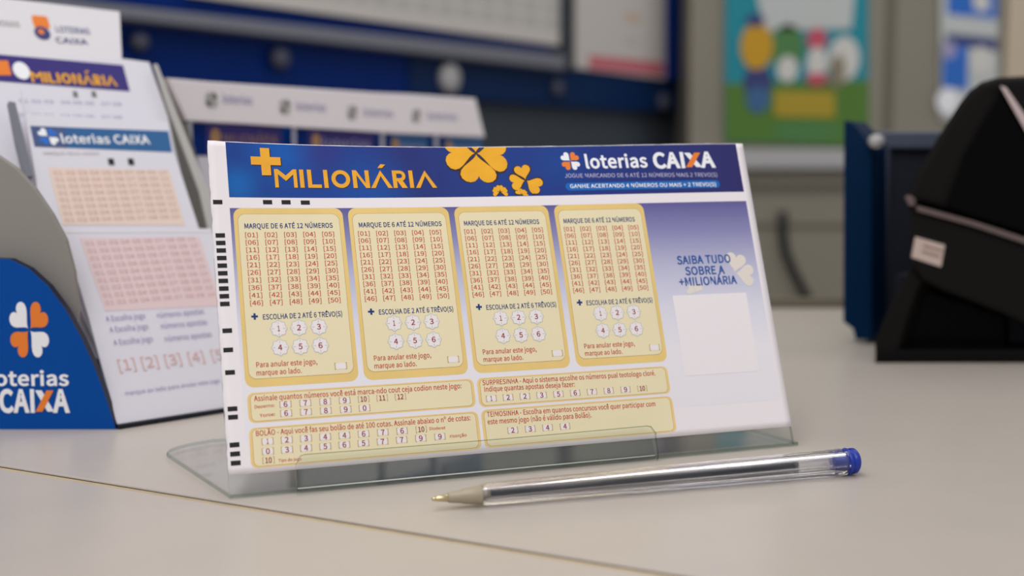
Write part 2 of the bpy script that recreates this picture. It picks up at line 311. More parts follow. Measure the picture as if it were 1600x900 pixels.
111:(579,(289,-12,380,6,457,59,509,144,529,259,509,374,457,460,380,514,289,532,198,514,122,460,69,374,50,259,69,144,122,59,198,6),(289,60,228,74,181,115,150,177,139,259,150,340,181,403,228,444,289,458,351,444,398,403,429,340,440,259,429,177,398,115,351,74)),
112:(592,(88,-219,176,-219,176,-43,173,48,208,22,244,3,281,-9,316,-12,401,6,473,61,523,149,541,267,528,376,488,460,424,513,335,532,291,526,248,510,207,486,170,458,159,519,88,519),(302,61,274,64,243,73,210,89,176,115,176,388,212,418,247,440,281,454,313,458,377,445,419,406,443,345,451,266,440,180,408,116,361,75)),
113:(592,(416,-219,504,-219,504,519,435,519,426,470,390,496,355,516,318,528,275,532,190,513,118,458,69,372,51,259,66,144,109,58,176,6,265,-12,308,-7,350,8,387,31,421,60,416,-34),(284,61,223,75,178,114,150,176,140,260,152,341,184,403,232,444,290,458,322,455,353,446,385,429,416,404,416,132,384,101,352,79,318,65)),
114:(371,(88,0,176,0,176,333,204,389,237,426,272,447,306,454,333,451,356,445,372,520,347,529,317,532,275,524,236,503,200,469,170,424,159,519,88,519),),
115:(447,(223,-12,304,0,363,33,399,82,412,141,398,203,361,246,311,276,254,299,212,315,176,334,152,357,142,389,148,418,166,442,196,458,239,464,271,461,301,451,329,436,356,418,398,473,366,496,327,514,284,527,238,532,162,520,106,489,71,442,59,385,73,328,107,287,156,257,253,218,291,198,318,171,329,137,322,105,303,79,271,62,226,55,183,60,143,72,107,92,73,117,31,59,71,31,118,8,169,-7),),
116:(360,(250,-12,300,-6,347,7,329,73,301,63,270,58,232,65,208,84,194,115,190,158,190,448,331,448,331,519,190,519,190,665,117,665,108,519,26,514,26,448,103,448,103,160,111,90,135,35,181,0),),
117:(580,(240,-12,289,-6,333,13,373,43,411,81,414,81,420,0,493,0,493,519,406,519,406,151,371,111,337,84,303,68,265,63,221,71,191,96,174,138,168,201,168,519,80,519,80,190,90,102,119,39,168,1),),
118:(498,(200,0,302,0,485,519,399,519,301,223,253,71,248,71,201,223,103,519,12,519),),
120:(476,(14,0,106,0,176,121,228,214,233,214,289,121,366,0,461,0,290,262,448,519,357,519,293,405,247,318,243,318,192,405,122,519,28,519,185,270),),
121:(498,(96,-223,165,-210,218,-172,259,-115,290,-44,485,519,400,519,307,231,265,84,260,84,208,231,103,519,12,519,221,-1,209,-40,190,-85,164,-120,132,-143,93,-152,71,-149,53,-143,35,-213,63,-221),),
122:(454,(33,0,426,0,426,71,143,71,417,472,417,519,63,519,63,448,307,448,33,47),),
186:(389,(194,413,256,425,308,461,343,517,356,593,343,669,308,725,256,761,194,773,131,761,80,725,45,669,32,593,45,517,80,461,131,425),(194,467,154,476,124,502,105,542,98,593,105,645,124,684,154,710,194,719,234,710,263,684,282,645,288,593,282,542,263,502,234,476)),
193:(581,(271,744,433,866,383,926,232,788),(4,0,93,0,160,214,416,214,483,0,577,0,339,700,241,700),(182,284,217,392,286,628,290,628,361,392,394,284)),
194:(581,(170,746,287,845,291,845,409,746,447,774,335,895,244,895,132,774),(4,0,93,0,160,214,416,214,483,0,577,0,339,700,241,700),(182,284,217,392,286,628,290,628,361,392,394,284)),
195:(581,(370,756,413,765,446,791,468,833,477,888,419,892,413,862,401,839,386,826,368,821,333,833,300,859,261,885,209,897,166,888,132,862,110,821,101,767,159,762,166,792,177,814,192,827,211,832,246,820,279,794,318,768),(4,0,93,0,160,214,416,214,483,0,577,0,339,700,241,700),(182,284,217,392,286,628,290,628,361,392,394,284)),
201:(562,(96,0,510,0,510,75,184,75,184,330,450,330,450,406,184,406,184,626,499,626,499,700,96,700),(291,744,453,866,403,926,252,788)),
202:(562,(96,0,510,0,510,75,184,75,184,330,450,330,450,406,184,406,184,626,499,626,499,700,96,700),(190,746,308,845,311,845,429,746,467,774,355,895,264,895,152,774)),
218:(689,(345,-12,444,3,524,54,577,147,596,288,596,700,511,700,511,286,498,181,463,113,410,76,345,65,281,76,229,113,194,181,181,286,181,700,94,700,94,288,113,147,165,54,245,3),(326,744,487,866,437,926,287,788)),
225:(538,(207,-12,254,-7,299,9,340,33,379,62,382,62,390,0,461,0,461,319,451,407,419,474,363,517,282,532,221,526,166,509,118,488,78,464,112,404,145,424,182,442,223,455,267,459,320,448,353,419,370,377,374,329,232,304,133,265,75,209,56,135,68,72,99,26,147,-3),(232,58,196,63,167,77,147,103,140,140,152,186,192,223,264,251,374,270,374,126,338,97,303,75,268,63),(269,611,436,775,376,833,225,655)),
226:(538,(207,-12,254,-7,299,9,340,33,379,62,382,62,390,0,461,0,461,319,451,407,419,474,363,517,282,532,221,526,166,509,118,488,78,464,112,404,145,424,182,442,223,455,267,459,320,448,353,419,370,377,374,329,232,304,133,265,75,209,56,135,68,72,99,26,147,-3),(232,58,196,63,167,77,147,103,140,140,152,186,192,223,264,251,374,270,374,126,338,97,303,75,268,63),(120,641,158,606,284,727,287,727,414,606,450,641,329,790,242,790)),
227:(538,(207,-12,254,-7,299,9,340,33,379,62,382,62,390,0,461,0,461,319,451,407,419,474,363,517,282,532,221,526,166,509,118,488,78,464,112,404,145,424,182,442,223,455,267,459,320,448,353,419,370,377,374,329,232,304,133,265,75,209,56,135,68,72,99,26,147,-3),(232,58,196,63,167,77,147,103,140,140,152,186,192,223,264,251,374,270,374,126,338,97,303,75,268,63),(363,616,410,627,443,658,462,703,470,760,412,763,407,729,397,703,382,686,362,680,328,694,295,724,257,755,208,769,160,758,128,728,109,682,101,625,159,621,164,656,173,683,188,700,209,706,244,692,276,661,314,630)),
231:(487,(192,-242,267,-233,322,-214,355,-184,367,-143,361,-115,346,-94,322,-79,289,-68,314,-11,354,-4,392,9,428,28,460,53,422,112,396,92,367,75,335,64,300,60,235,74,184,115,151,177,139,259,152,340,186,403,237,444,303,458,358,446,406,414,450,471,420,494,386,514,346,527,299,532,204,514,124,460,70,374,50,259,65,153,109,72,175,16,258,-11,218,-94,256,-102,281,-113,295,-127,300,-145,294,-166,275,-181,239,-191,183,-198),),
233:(529,(298,-12,348,-8,392,3,432,19,468,40,437,98,377,68,308,57,240,70,187,106,151,164,136,239,485,239,489,288,475,389,435,466,370,515,282,532,196,513,121,459,69,373,50,259,69,144,122,59,201,6),(135,301,152,370,186,420,231,451,284,462,338,452,379,421,404,370,413,301),(266,611,433,775,372,833,222,655)),
234:(529,(298,-12,348,-8,392,3,432,19,468,40,437,98,377,68,308,57,240,70,187,106,151,164,136,239,485,239,489,288,475,389,435,466,370,515,282,532,196,513,121,459,69,373,50,259,69,144,122,59,201,6),(135,301,152,370,186,420,231,451,284,462,338,452,379,421,404,370,413,301),(117,641,154,606,279,727,284,727,409,606,447,641,325,790,238,790)),
237:(263,(88,0,176,0,176,519,88,519),(117,611,285,775,223,833,72,655)),
243:(579,(289,-12,380,6,457,59,509,144,529,259,509,374,457,460,380,514,289,532,198,514,122,460,69,374,50,259,69,144,122,59,198,6),(289,60,228,74,181,115,150,177,139,259,150,340,181,403,228,444,289,458,351,444,398,403,429,340,440,259,429,177,398,115,351,74),(273,611,441,775,380,833,228,655)),
250:(580,(240,-12,289,-6,333,13,373,43,411,81,414,81,420,0,493,0,493,519,406,519,406,151,371,111,337,84,303,68,265,63,221,71,191,96,174,138,168,201,168,519,80,519,80,190,90,102,119,39,168,1),(274,611,441,775,380,833,229,655))}
FONT_H = [0.7]; TXT = {}
from mathutils.geometry import tessellate_polygon
def glyph(ch, off):
    k = (ch, off)
    if k in TXT: return TXT[k]
    rec = OUTLINES[ord(ch)]; outer = []; holes = []
    for c in rec[1:]:
        p = [Vector((c[i] / 1000, c[i + 1] / 1000, 0)) for i in range(0, len(c), 2)]; n = len(p); q = []
        area2 = sum(p[i - 1].x * p[i].y - p[i].x * p[i - 1].y for i in range(n))
        for i in range(n):
            a = (p[i] - p[i - 1]).normalized(); b = (p[(i + 1) % n] - p[i]).normalized()
            na = Vector((a.y, -a.x, 0)); nb = Vector((b.y, -b.x, 0)); m = na + nb
            m = m.normalized() / max(0.6, m.normalized().dot(na)) if m.length > 1e-4 else na
            q.append(p[i] + m * off)
        (outer if area2 > 0 else holes).append(q)
    flat = []; tris = []
    for o_ in outer:
        x0, x1 = min(v.x for v in o_), max(v.x for v in o_); y0, y1 = min(v.y for v in o_), max(v.y for v in o_)
        grp = [o_] + [h for h in holes if x0 < h[0].x < x1 and y0 < h[0].y < y1]
        b = len(flat); tris += [tuple(i + b for i in t) for t in tessellate_polygon(grp)]; flat += [(v.x, v.y) for l in grp for v in l]
    TXT[k] = (rec[0] / 1000, flat, tris); return TXT[k]
def text_mesh(st, bold):
    off = 0.006 + bold * 0.8; x = 0; V = []; Fc = []
    for ch in st:
        if ch == ' ': x += 0.24; continue
        adv, vs_, fs = glyph(ch, off); b = len(V)
        V += [(a + x, c) for a, c in vs_]; Fc += [tuple(i + b for i in f) for f in fs]; x += adv + bold * 0.9
    return V, Fc
def rrect(x0, y0, x1, y1, r, n=5):
    out = []
    for cx, cy, a0 in ((x1 - r, y0 + r, -90), (x1 - r, y1 - r, 0), (x0 + r, y1 - r, 90), (x0 + r, y0 + r, 180)):
        for i in range(n + 1):
            a = math.radians(a0 + 90 * i / n); out.append((cx + r * math.cos(a), cy + r * math.sin(a)))
    return out
def ell(cx, cy, rx, ry, n=20):
    return [(cx + rx * math.cos(2 * math.pi * i / n), cy + ry * math.sin(2 * math.pi * i / n)) for i in range(n)]
def heart(cx, cy, ang, L, w=1.0, n=28):
    out = []
    for i in range(n):
        t = 2 * math.pi * i / n
        x = 16 * math.sin(t) ** 3 * w; y = 13 * math.cos(t) - 5 * math.cos(2 * t) - 2 * math.cos(3 * t) - math.cos(4 * t) + 17
        x *= L / 29; y *= L / 29
        a = ang - math.pi / 2
        out.append((cx + x * math.cos(a) - y * math.sin(a), cy + x * math.sin(a) + y * math.cos(a)))
    return out
def rect(x0, y0, x1, y1): return [(x0, y0), (x1, y0), (x1, y1), (x0, y1)]
GRID = 0.3333
class Print:
    """flat print lying on a sheet: polygons and lettering, a few hundredths of a millimetre proud"""
    STEP = 0.0025
    def __init__(s, plane, W=20.0, H=10.95, step=0.0025):
        s.pl = plane; s.bm = bmesh.new(); s.mats = []; s.W = W; s.H = H; s.STEP = step
    def mi(s, m):
        if m not in s.mats: s.mats.append(m)
        return s.mats.index(m)
    def poly(s, pts, m, layer=1):
        vs_ = [s.bm.verts.new((x, y, layer * s.STEP)) for x, y in pts]
        try: f = s.bm.faces.new(vs_)
        except ValueError: return s
        f.material_index = s.mi(m); f.normal_update()
        if f.normal.z < 0: f.normal_flip()
        xs = [p[0] for p in pts]; ys = [p[1] for p in pts]
        big = max(max(xs) - min(xs), max(ys) - min(ys)) > 0.7 and s.pl.bump
        res = bmesh.ops.triangulate(s.bm, faces=[f]) if len(pts) > 4 or big else None
        if big:
            fs = list(res['faces'])
            for ax, lo, hi in ((0, min(xs), max(xs)), (1, min(ys), max(ys))):
                k = math.floor(lo / GRID) + 1
                while k * GRID < hi:
                    co = Vector((0, 0, 0)); no = Vector((0, 0, 0)); co[ax] = k * GRID; no[ax] = 1
                    geom = list({v for q in fs for v in q.verts}) + list({e for q in fs for e in q.edges}) + fs
                    r = bmesh.ops.bisect_plane(s.bm, geom=geom, plane_co=co, plane_no=no, dist=1e-6)
                    fs = [g for g in r['geom'] if isinstance(g, bmesh.types.BMFace)]
                    k += 1
        return s
    def quad(s, pts_px, m, layer=1):
        return s.poly([s.pl.px(*p) for p in pts_px], m, layer)
    def line(s, a, b, w, m, layer=1):
        dx, dy = b[0] - a[0], b[1] - a[1]; L = math.hypot(dx, dy); nx, ny = -dy / L * w / 2, dx / L * w / 2
        return s.poly([(a[0] - nx, a[1] - ny), (b[0] - nx, b[1] - ny), (b[0] + nx, b[1] + ny), (a[0] + nx, a[1] + ny)], m, layer)
    def text(s, st, x, y, width, cap, m, layer=3, bold=0.0, align='l', ang=0.0, shear=0.0):
        vs_, fs = text_mesh(st, bold)
        if not vs_: return s
        x0 = min(v[0] for v in vs_); x1 = max(v[0] for v in vs_); k = width / (x1 - x0); ky = cap / FONT_H[0]
        ox = {'l': 0, 'c': -width / 2, 'r': -width}[align]; ca, sa = math.cos(ang), math.sin(ang)
        nv = []
        for a, b in vs_:
            p, q = (a - x0) * k + ox + b * ky * shear, b * ky
            nv.append(s.bm.verts.new((x + p * ca - q * sa, y + p * sa + q * ca, layer * s.STEP)))
        i = s.mi(m)
        for f in fs:
            try: g = s.bm.faces.new([nv[j] for j in f]); g.material_index = i
            except ValueError: continue
        return s
    def build(s, name, parent, label=None):
        s.bm.verts.index_update()
        uvs = [(v.co.x / s.W, v.co.y / s.H) for v in s.bm.verts]
        for f in s.bm.faces: f.normal_update()
        # make every face point to the viewer side of the sheet
        flip = s.pl.ex.cross(s.pl.ey).dot(s.pl.n) < 0
        vs_ = [s.pl.P(*v.co) for v in s.bm.verts]; fs = []
        for f in s.bm.faces:
            ids = [v.index for v in f.verts]
            if (f.normal.z < 0) != flip: ids.reverse()
            fs.append(ids)
        fm = [f.material_index for f in s.bm.faces]; s.bm.free()
        o = link(name, vs_, fs, s.mats, parent, fm, uvs)
        if label: o['label'] = label
        return o
def slab(name, plane, pts, t, m, parent=None, edge=None, bev=0.0, h0=0.0, seg=2, bvec=None):
    """solid board: outline in plane coordinates, front face at h0, thickness t behind it"""
    bm = bmesh.new()
    a = [bm.verts.new(plane.P(x, y, h0)) for x, y in pts]; b = [bm.verts.new(plane.P(x, y, h0 - t) if bvec is None else plane.P(x, y, h0) + bvec * t) for x, y in pts]
    f1 = bm.faces.new(a); f2 = bm.faces.new(list(reversed(b))); n = len(pts); side = []
    for i in range(n):
        f = bm.faces.new([a[i], b[i], b[(i + 1) % n], a[(i + 1) % n]]); f.material_index = 1 if edge else 0; side.append(f)
    bmesh.ops.recalc_face_normals(bm, faces=bm.faces[:])
    if bev > 0:
        es = [e for e in bm.edges if (f1 in e.link_faces or f2 in e.link_faces)]
        bmesh.ops.bevel(bm, geom=es, offset=bev, segments=seg, affect='EDGES', profile=0.5, clamp_overlap=True)
    return from_bm(name, bm, [m] + ([edge] if edge else []), parent)
def pslab(name, plane, px, t, m, parent=None, **k):
    return slab(name, plane, [plane.px(p[0], p[1], k.get('h0', 0.0)) for p in px], t, m, parent, **k)
def tube(name, path, radii, m, parent=None, n=16, mats=None, inner=None, smooth=True):
    bm = bmesh.new(); rings = []
    T = [(Vector(path[min(i + 1, len(path) - 1)]) - Vector(path[max(i - 1, 0)])).normalized() for i in range(len(path))]
    up = Vector((0, 0, 1))
    for p, r, t in zip(path, radii, T):
        u_ = up.cross(t)
        if u_.length < 1e-3: u_ = Vector((1, 0, 0)).cross(t)
        u_.normalize(); v_ = t.cross(u_)
        rings.append([bm.verts.new(Vector(p) + u_ * r * math.cos(2 * math.pi * i / n) + v_ * r * math.sin(2 * math.pi * i / n)) for i in range(n)])
    for A, B in zip(rings, rings[1:]):
        for i in range(n): bm.faces.new([A[i], A[(i + 1) % n], B[(i + 1) % n], B[i]])
    bm.faces.new(rings[0]); bm.faces.new(rings[-1])
    bmesh.ops.recalc_face_normals(bm, faces=bm.faces[:])
    return from_bm(name, bm, [m], parent, smooth=smooth)

# ================================================================== SETTING
d1 = Vector((1350 / F, math.cos(PITCH) + (198 / F) * math.sin(PITCH), 0)).normalized()      # direction of the long booth wall
Z = Vector((0, 0, 1)); X = Vector((1, 0, 0))
A0 = ray(1090, 252); A0 = Vector((A0.x * 240 / A0.y, 240, 0))
WALL_A = Plane(A0, d1, Z)
WALL_B = Plane((0, 215, 0), X, Z)
FLOORZ = -90
def struct(o): o['kind'] = 'structure'; return o
struct(slab('wall_left', WALL_A, rect(-330, FLOORZ, 0, 120), 6, 'wall_slate'))
xb = 275 / F * 215
struct(slab('wall_back', WALL_B, rect(xb, FLOORZ, 230, 120), 25, 'wall_olive'))
struct(slab('floor', Plane((0, 0, FLOORZ), X, Vector((0, 1, 0))), rect(-260, -80, 240, 330), 5, 'floor'))
struct(slab('trim_1', WALL_B, rect(WALL_B.px(1566, 100)[0], FLOORZ, 230, 120), 1.5, 'wall_beige', h0=1.5))
gx = WALL_B.px(1390, 100)[0]
struct(slab('trim_2', WALL_B, rect(gx - 0.7, WALL_B.px(1390, 245)[1], gx + 0.7, 120), 0.4, 'groove_and_shade', h0=0.4))
gz = WALL_B.px(1250, 352)[1]
struct(slab('trim_3', WALL_B, rect(xb, gz - 0.3, 120, gz + 0.3), 0.4, 'groove_and_shade', h0=0.4))
gz = WALL_B.px(1250, 292)[1]
struct(slab('rail_shadow', WALL_B, rect(xb, gz - 0.7, 120, gz + 0.5), 0.5, 'groove_and_shade', h0=0.5))  # shadow under the rail, laid on the wall as a darker strip
za, zb_ = WALL_B.px(1200, 264)[1], WALL_B.px(1200, 233)[1]
struct(slab('trim_5', WALL_B, rect(xb, za, 120, zb_), 2.5, 'rail_white', h0=2.5, bev=0.3))

# counter: two worktop slabs and the strip that fills their joint
TOP = Plane((0, 0, 0), X, Vector((0, 1, 0)))
g0 = ground(0, 729.5); g1 = ground(1000, 891)
gd = (g1 - g0); gd.z = 0; gd.normalize(); gn = Vector((-gd.y, gd.x, 0))
if gn.y < 0: gn = -gn
def seam(k, w): p = g0 + gd * k + gn * w; return (p.x, p.y)
far = [seam(-50, 0.17), seam(75, 0.17)]
cf = slab('counter_worktop', TOP, [far[0], far[1], (75, 84), (-62.2, 84)], 3, 'counter', edge='counter_core', bev=0.05)
tag(cf, 'pale grey laminate worktop slab behind the joint, carrying holder, pen and displays', 'counter')
near = [seam(-50, -0.20), seam(75, -0.20)]
cn = slab('counter_worktop', TOP, [(-62.0, -25), (near[1][0], -25), near[1], near[0]], 3, 'counter', edge='counter_core', bev=0.05)
tag(cn, 'empty pale grey laminate worktop slab in front of the diagonal joint', 'counter')
js = thing('joint_strip', (g0.x, g0.y, -0.12), 'thin brownish strip filling the diagonal joint between the two worktop slabs', 'strip')
slab('filler', TOP, [seam(-50, -0.155), seam(75, -0.155), seam(75, 0.06), seam(-50, 0.06)], 2.6, 'seam', js, h0=-0.035, bev=0.015)
slab('dark_bead', TOP, [seam(-50, 0.06), seam(75, 0.06), seam(75, 0.168), seam(-50, 0.168)], 2.6, 'seam_gap', js, h0=-0.06)
slab('dark_bead', TOP, [seam(-50, -0.198), seam(75, -0.198), seam(75, -0.155), seam(-50, -0.155)], 2.6, 'seam_gap', js, h0=-0.06)
# counter carcass below (front panel), not seen directly
struct(slab('wall_counter', TOP, [(-55, 30), (65, 30), (65, 80), (-55, 80)], 86.9, 'wall_olive', h0=-3.05))
es = slab('edge_shade_strip', Plane((0, 83.2, 0), X, Z), rect(8, 0, 40, 0.75), 0.5, 'groove_and_shade', bev=0.1)  # dark shading at the wall foot, built as a brown strip
tag(es, 'low brown edging strip standing in for wall shade along the back edge of the counter', 'strip')
cp = [WALL_B.P(*WALL_B.px(x, y), 0.9) for x, y in ((1222, 330), (1222, 368), (1227, 395), (1238, 422), (1250, 445), (1262, 468), (1266, 490))]
tag(tube('wall_cable', cp, [0.75] * len(cp), 'rubber', n=10), 'dark cable curving down the olive wall below the rail', 'cable')

# ================================================================== BETTING SLIP
import_w = Vector((0.940172930, 0.340697610, 0)); import_u = Vector((-0.11914478, 0.32874639, 0.93687264))
CW, CH = 20.0, 10.95
def card_bump(a, b):
    t = min(max(a / 20, 0), 1); k = min(max(b / CH, 0), 1.02)
    return -0.5 * t * (1 - t) ** 1.6 / 0.177 * k ** 3
C0 = Vector((-8.66567891, 35.63297561, CAMH - 9.55083464))
CARD = Plane(C0, import_w, import_u, card_bump)
FLAT = Plane(C0, import_w, import_u)
slip = thing('betting_slip', C0, 'large blue, white and cream lottery slip standing upright in the clear holder', 'slip')
# the sheet itself
nx, ny = 80, 48
vsn, fsn, uvn_ = [], [], []
for j in range(ny + 1):
    for i in range(nx + 1):
        u_, v_ = CW * i / nx, CH * j / ny
        if i == 0:
            u_ += (0.025 if j % 4 == 0 else 0) + random.uniform(-0.008, 0.008)
        if j == ny: v_ += random.uniform(-0.006, 0.006) - 0.03
        vsn.append(CARD.P(u_, v_, 0)); uvn_.append((u_ / CW, v_ / CH))
n1 = len(vsn)
for j in range(ny + 1):
    for i in range(nx + 1): vsn.append(CARD.P(*[uvn_[j * (nx + 1) + i][0] * CW, uvn_[j * (nx + 1) + i][1] * CH], -0.014))
for j in range(ny):
    for i in range(nx):
        a = j * (nx + 1) + i; fsn.append([a, a + 1, a + nx + 2, a + nx + 1]); fsn.append([n1 + a + nx + 1, n1 + a + nx + 2, n1 + a + 1, n1 + a])
rim = [i for i in range(nx + 1)] + [j * (nx + 1) + nx for j in range(1, ny + 1)] + [ny * (nx + 1) + i for i in range(nx - 1, -1, -1)] + [j * (nx + 1) for j in range(ny - 1, 0, -1)]
for a, b in zip(rim, rim[1:] + rim[:1]): fsn.append([b, a, n1 + a, n1 + b])
link('paper_sheet', vsn, fsn, ['paper'], slip, smooth=True)
fld = Print(CARD)
fld.poly(rect(0.59, 1.0, 19.72, 8.60), 'field', 1).build('tinted_field', slip, 'violet printed field fading to white')
# banner
ban = Print(CARD).poly(rect(0.60, 8.97, 19.70, 10.90), 'banner_blue', 1).build('banner', slip, 'deep blue printed band across the top')
def letters(pr, x, y, w, cap, m, layer):
    """angular title lettering, A without crossbar"""
    th = cap * 0.215
    P_ = lambda pts: pr.poly(pts, m, layer)
    seq = [('M', 1.30), ('I', .30), ('L', .80), ('I', .30), ('O', 1.12), ('N', 1.0), ('A', 1.12), ('R', .86), ('I', .30), ('A', 1.12)]
    gap = 0.155; tot = sum(q[1] for q in seq) + gap * (len(seq) - 1); k = w / tot; cx = x
    for idx, (c, cw) in enumerate(seq):
        W_ = cw * k; b, t = y, y + cap; a, z = cx, cx + W_
        if c == 'I': P_(rect(a, b, a + th, t))
        elif c == 'L': P_(rect(a, b, a + th, t)); P_(rect(a + th, b, z, b + th * .85))
        elif c == 'M':
            m2 = (a + z) / 2
            P_(rect(a, b, a + th * .85, t)); P_(rect(z - th * .85, b, z, t))
            P_([(a + th * .85, t), (a + th * .85, t - th * 1.3), (m2, b + cap * .36), (m2, b + cap * .66)])
            P_([(z - th * .85, t), (m2, b + cap * .66), (m2, b + cap * .36), (z - th * .85, t - th * 1.3)])
        elif c == 'N':
            P_(rect(a, b, a + th, t)); P_(rect(z - th, b, z, t)); P_([(a + th, t), (a + th, t - th * 1.25), (z - th, b), (z - th, b + th * 1.25)])
        elif c == 'O':
            cxx, cyy, R = (a + z) / 2, (b + t) / 2, (t - b) / 2; n = 22
            for i in range(n):
                a0, a1 = 2 * math.pi * i / n, 2 * math.pi * (i + 1) / n; rx = W_ / 2
                q = lambda ang, s: (cxx + (rx - s) * math.cos(ang), cyy + (R - s) * math.sin(ang))
                P_([q(a0, 0), q(a1, 0), q(a1, th), q(a0, th)])
        elif c == 'A':
            m2 = (a + z) / 2; e = k * .10; a -= e; z += e
            P_([(a, b), (a + th * 1.1, b), (m2, b + cap * .68), (m2, t)]); P_([(z, b), (m2, t), (m2, b + cap * .68), (z - th * 1.1, b)])
            if idx == 6: P_([(m2 - cap * .12, t + cap * .14), (m2 + cap * .12, t + cap * .14), (m2 + cap * .32, t + cap * .34), (m2 + cap * .06, t + cap * .36)])
        elif c == 'R':
            P_(rect(a, b, a + th, t)); yc = t - cap * .31; R = cap * .31; n = 10; xc = z - R * 1.15
            P_(rect(a + th, t - th * .85, xc, t)); P_(rect(a + th, yc - R, xc, yc - R + th * .85))
            for i in range(n):
                a0, a1 = -math.pi / 2 + math.pi * i / n, -math.pi / 2 + math.pi * (i + 1) / n
                q = lambda ang, s: (xc + (R - s) * math.cos(ang), yc + (R - s) * math.sin(ang))
                P_([q(a0, 0), q(a1, 0), q(a1, th * .85), q(a0, th * .85)])
            P_([(xc - th * .9, yc - R + th * .4), (xc + th * .5, yc - R + th * .4), (z, b), (z - th * 1.35, b)])
        cx += W_ + gap * k
tt = Print(CARD)
sh = 0.035
tt.poly(rect(1.39 - .0, 10.13, 2.38, 10.42), 'ink_gold', 3); tt.poly(rect(1.72, 9.76, 2.03, 10.13), 'ink_gold', 3); tt.poly(rect(1.72, 10.42, 2.03, 10.74), 'ink_gold', 3)
tt.poly(rect(1.39 + sh, 10.13 - sh, 2.38 + sh, 10.42 - sh), 'ink_outline', 2); tt.poly(rect(1.72 + sh, 9.76 - sh, 2.03 + sh, 10.74 - sh), 'ink_outline', 2)
letters(tt, 2.13, 9.33, 5.55, 0.66, 'ink_gold', 4); letters(tt, 2.15, 9.31, 5.55, 0.66, 'ink_outline', 2)
tt.build('title_text', ban, 'golden plus sign and title lettering')
def clover(pr, cx, cy, angs, L, m, layer, w=1.0, out=None, o=0.05):
    for a in angs:
        if out: pr.poly(heart(cx - math.cos(a) * o, cy - math.sin(a) * o, a, L + 2.2 * o, w * 1.02), out, layer)
    for a in angs: pr.poly(heart(cx, cy, a, L, w), m, layer + 1)
def clip_poly(pts, ymin=None, ymax=None):
    for lim, sg in ((ymin, 1), (ymax, -1)):
        if lim is None: continue
        out = []
        for (x0, y0), (x1, y1) in zip(pts, pts[1:] + pts[:1]):
            i0, i1 = (y0 - lim) * sg >= 0, (y1 - lim) * sg >= 0
            if i0: out.append((x0, y0))
            if i0 != i1: t = (lim - y0) / (y1 - y0); out.append((x0 + (x1 - x0) * t, lim))
        pts = out
    return pts
def cclover(pr, cx, cy, angs, L, w, ymin, ymax, ls=None):
    for i, a in enumerate(angs):
        l = (ls[i] if ls else 1) * L
        p = clip_poly(heart(cx + math.cos(a) * -.03, cy + math.sin(a) * -.03, a, l + .085, w * 1.03), ymin, ymax)
        if len(p) > 2: pr.poly(p, 'ink_outline', 2)
        p = clip_poly(heart(cx + math.cos(a) * .03, cy + math.sin(a) * .03, a, l, w), ymin, ymax)
        if len(p) > 2: pr.poly(p, 'gold', 3)
D = math.radians
bc = Print(CARD)
cclover(bc, 9.35, 10.66, [D(-92), D(-5), D(178), D(88)], 1.12, 1.08, 8.98, 10.895)
cclover(bc, 11.05, 9.58, [D(100), D(190), D(-30)], 0.56, 1.0, 8.98, 10.895, [1, 1, 1.05]); cclover(bc, 11.08, 9.55, [D(-62)], .5, .45, 8.98, 10.9)
cclover(bc, 10.02, 9.12, [D(55), D(120), D(0), D(180)], .25, 1.0, 8.98, 10.895)
cclover(bc, 10.8, 9.0, [D(70), D(125), D(15)], .22, 1.0, 8.98, 10.895)
bc.build('clover_print', ban, 'golden clovers with dark outlines')
def loterias_logo(pr, x, y, r, m1='ink_white', m2='ink_orange', layer=2):
    for a, m in ((135, m1), (45, m2), (225, m2), (315, m1)):
        pr.poly(heart(x + .04 * r * math.cos(D(a)), y + .04 * r * math.sin(D(a)), D(a), r, 0.93), m, layer)
def caixa(pr, x, y, w, cap, layer, white='ink_white', bold=0.045):
    pr.text('CAI', x, y, w * .50, cap, white, layer, bold)
    xa, xz = x + w * .515, x + w * .775; t = w * .095; yt = y + cap
    pr.poly([(xa, yt), (xa + t, yt), (xz, y), (xz - t, y)], white, layer)
    xm = (xa + xz) / 2
    pr.poly([(xa - t * .05, y), (xa + t, y), (xz + t * .05, yt), (xz - t, yt)], 'ink_orange', layer + 1)
    pr.text('A', x + w * .755, y, w * .245, cap, white, layer, bold)
lg = Print(CARD)
loterias_logo(lg, 12.88, 10.31, .36)
lg.text('loterias', 13.45, 10.02, 2.45, .50, 'ink_white', 2, .03); caixa(lg, 16.14, 9.98, 2.55, .58, 2)
lg.build('logo', ban, 'white lettering with four-leaf emblem')
sg_ = Print(CARD)
sg_.text('JOGUE MARCANDO DE 6 ATÉ 12 NÚMEROS MAIS 2 TREVO(S)', 12.56, 9.66, 6.12, .155, 'ink_lilac', 2, .0, ang=-.012)
sg_.poly(rrect(12.53, 9.15, 18.72, 9.45, .14), 'ink_pill', 2)
sg_.text('GANHE ACERTANDO 4 NÚMEROS OU MAIS + 2 TREVO(S)', 12.70, 9.245, 5.86, .145, 'ink_white', 4, .015, ang=-.006)
sg_.build('slogan_text', ban, 'two lines of small lettering, the lower on a blue pill')
# timing marks down the left edge and along the top strip
marks = [(.22, 8.80), (1.83, 8.81), (2.44, 8.81), (3.08, 8.80)]
marks += [(.23, 7.67 - i * (7.67 - 5.40) / 9) for i in range(10)] + [(.25, 4.53), (.24, 3.91), (.25, 3.19), (.25, 2.04), (.25, 1.78)]
marks += [(.24, .92), (.24, .64), (.24, .36)]
for x, y in marks:
    Print(CARD).poly(rect(x - .15, y - .075, x + .15, y + .075), 'ink_black', 2).build('timing_mark', slip)
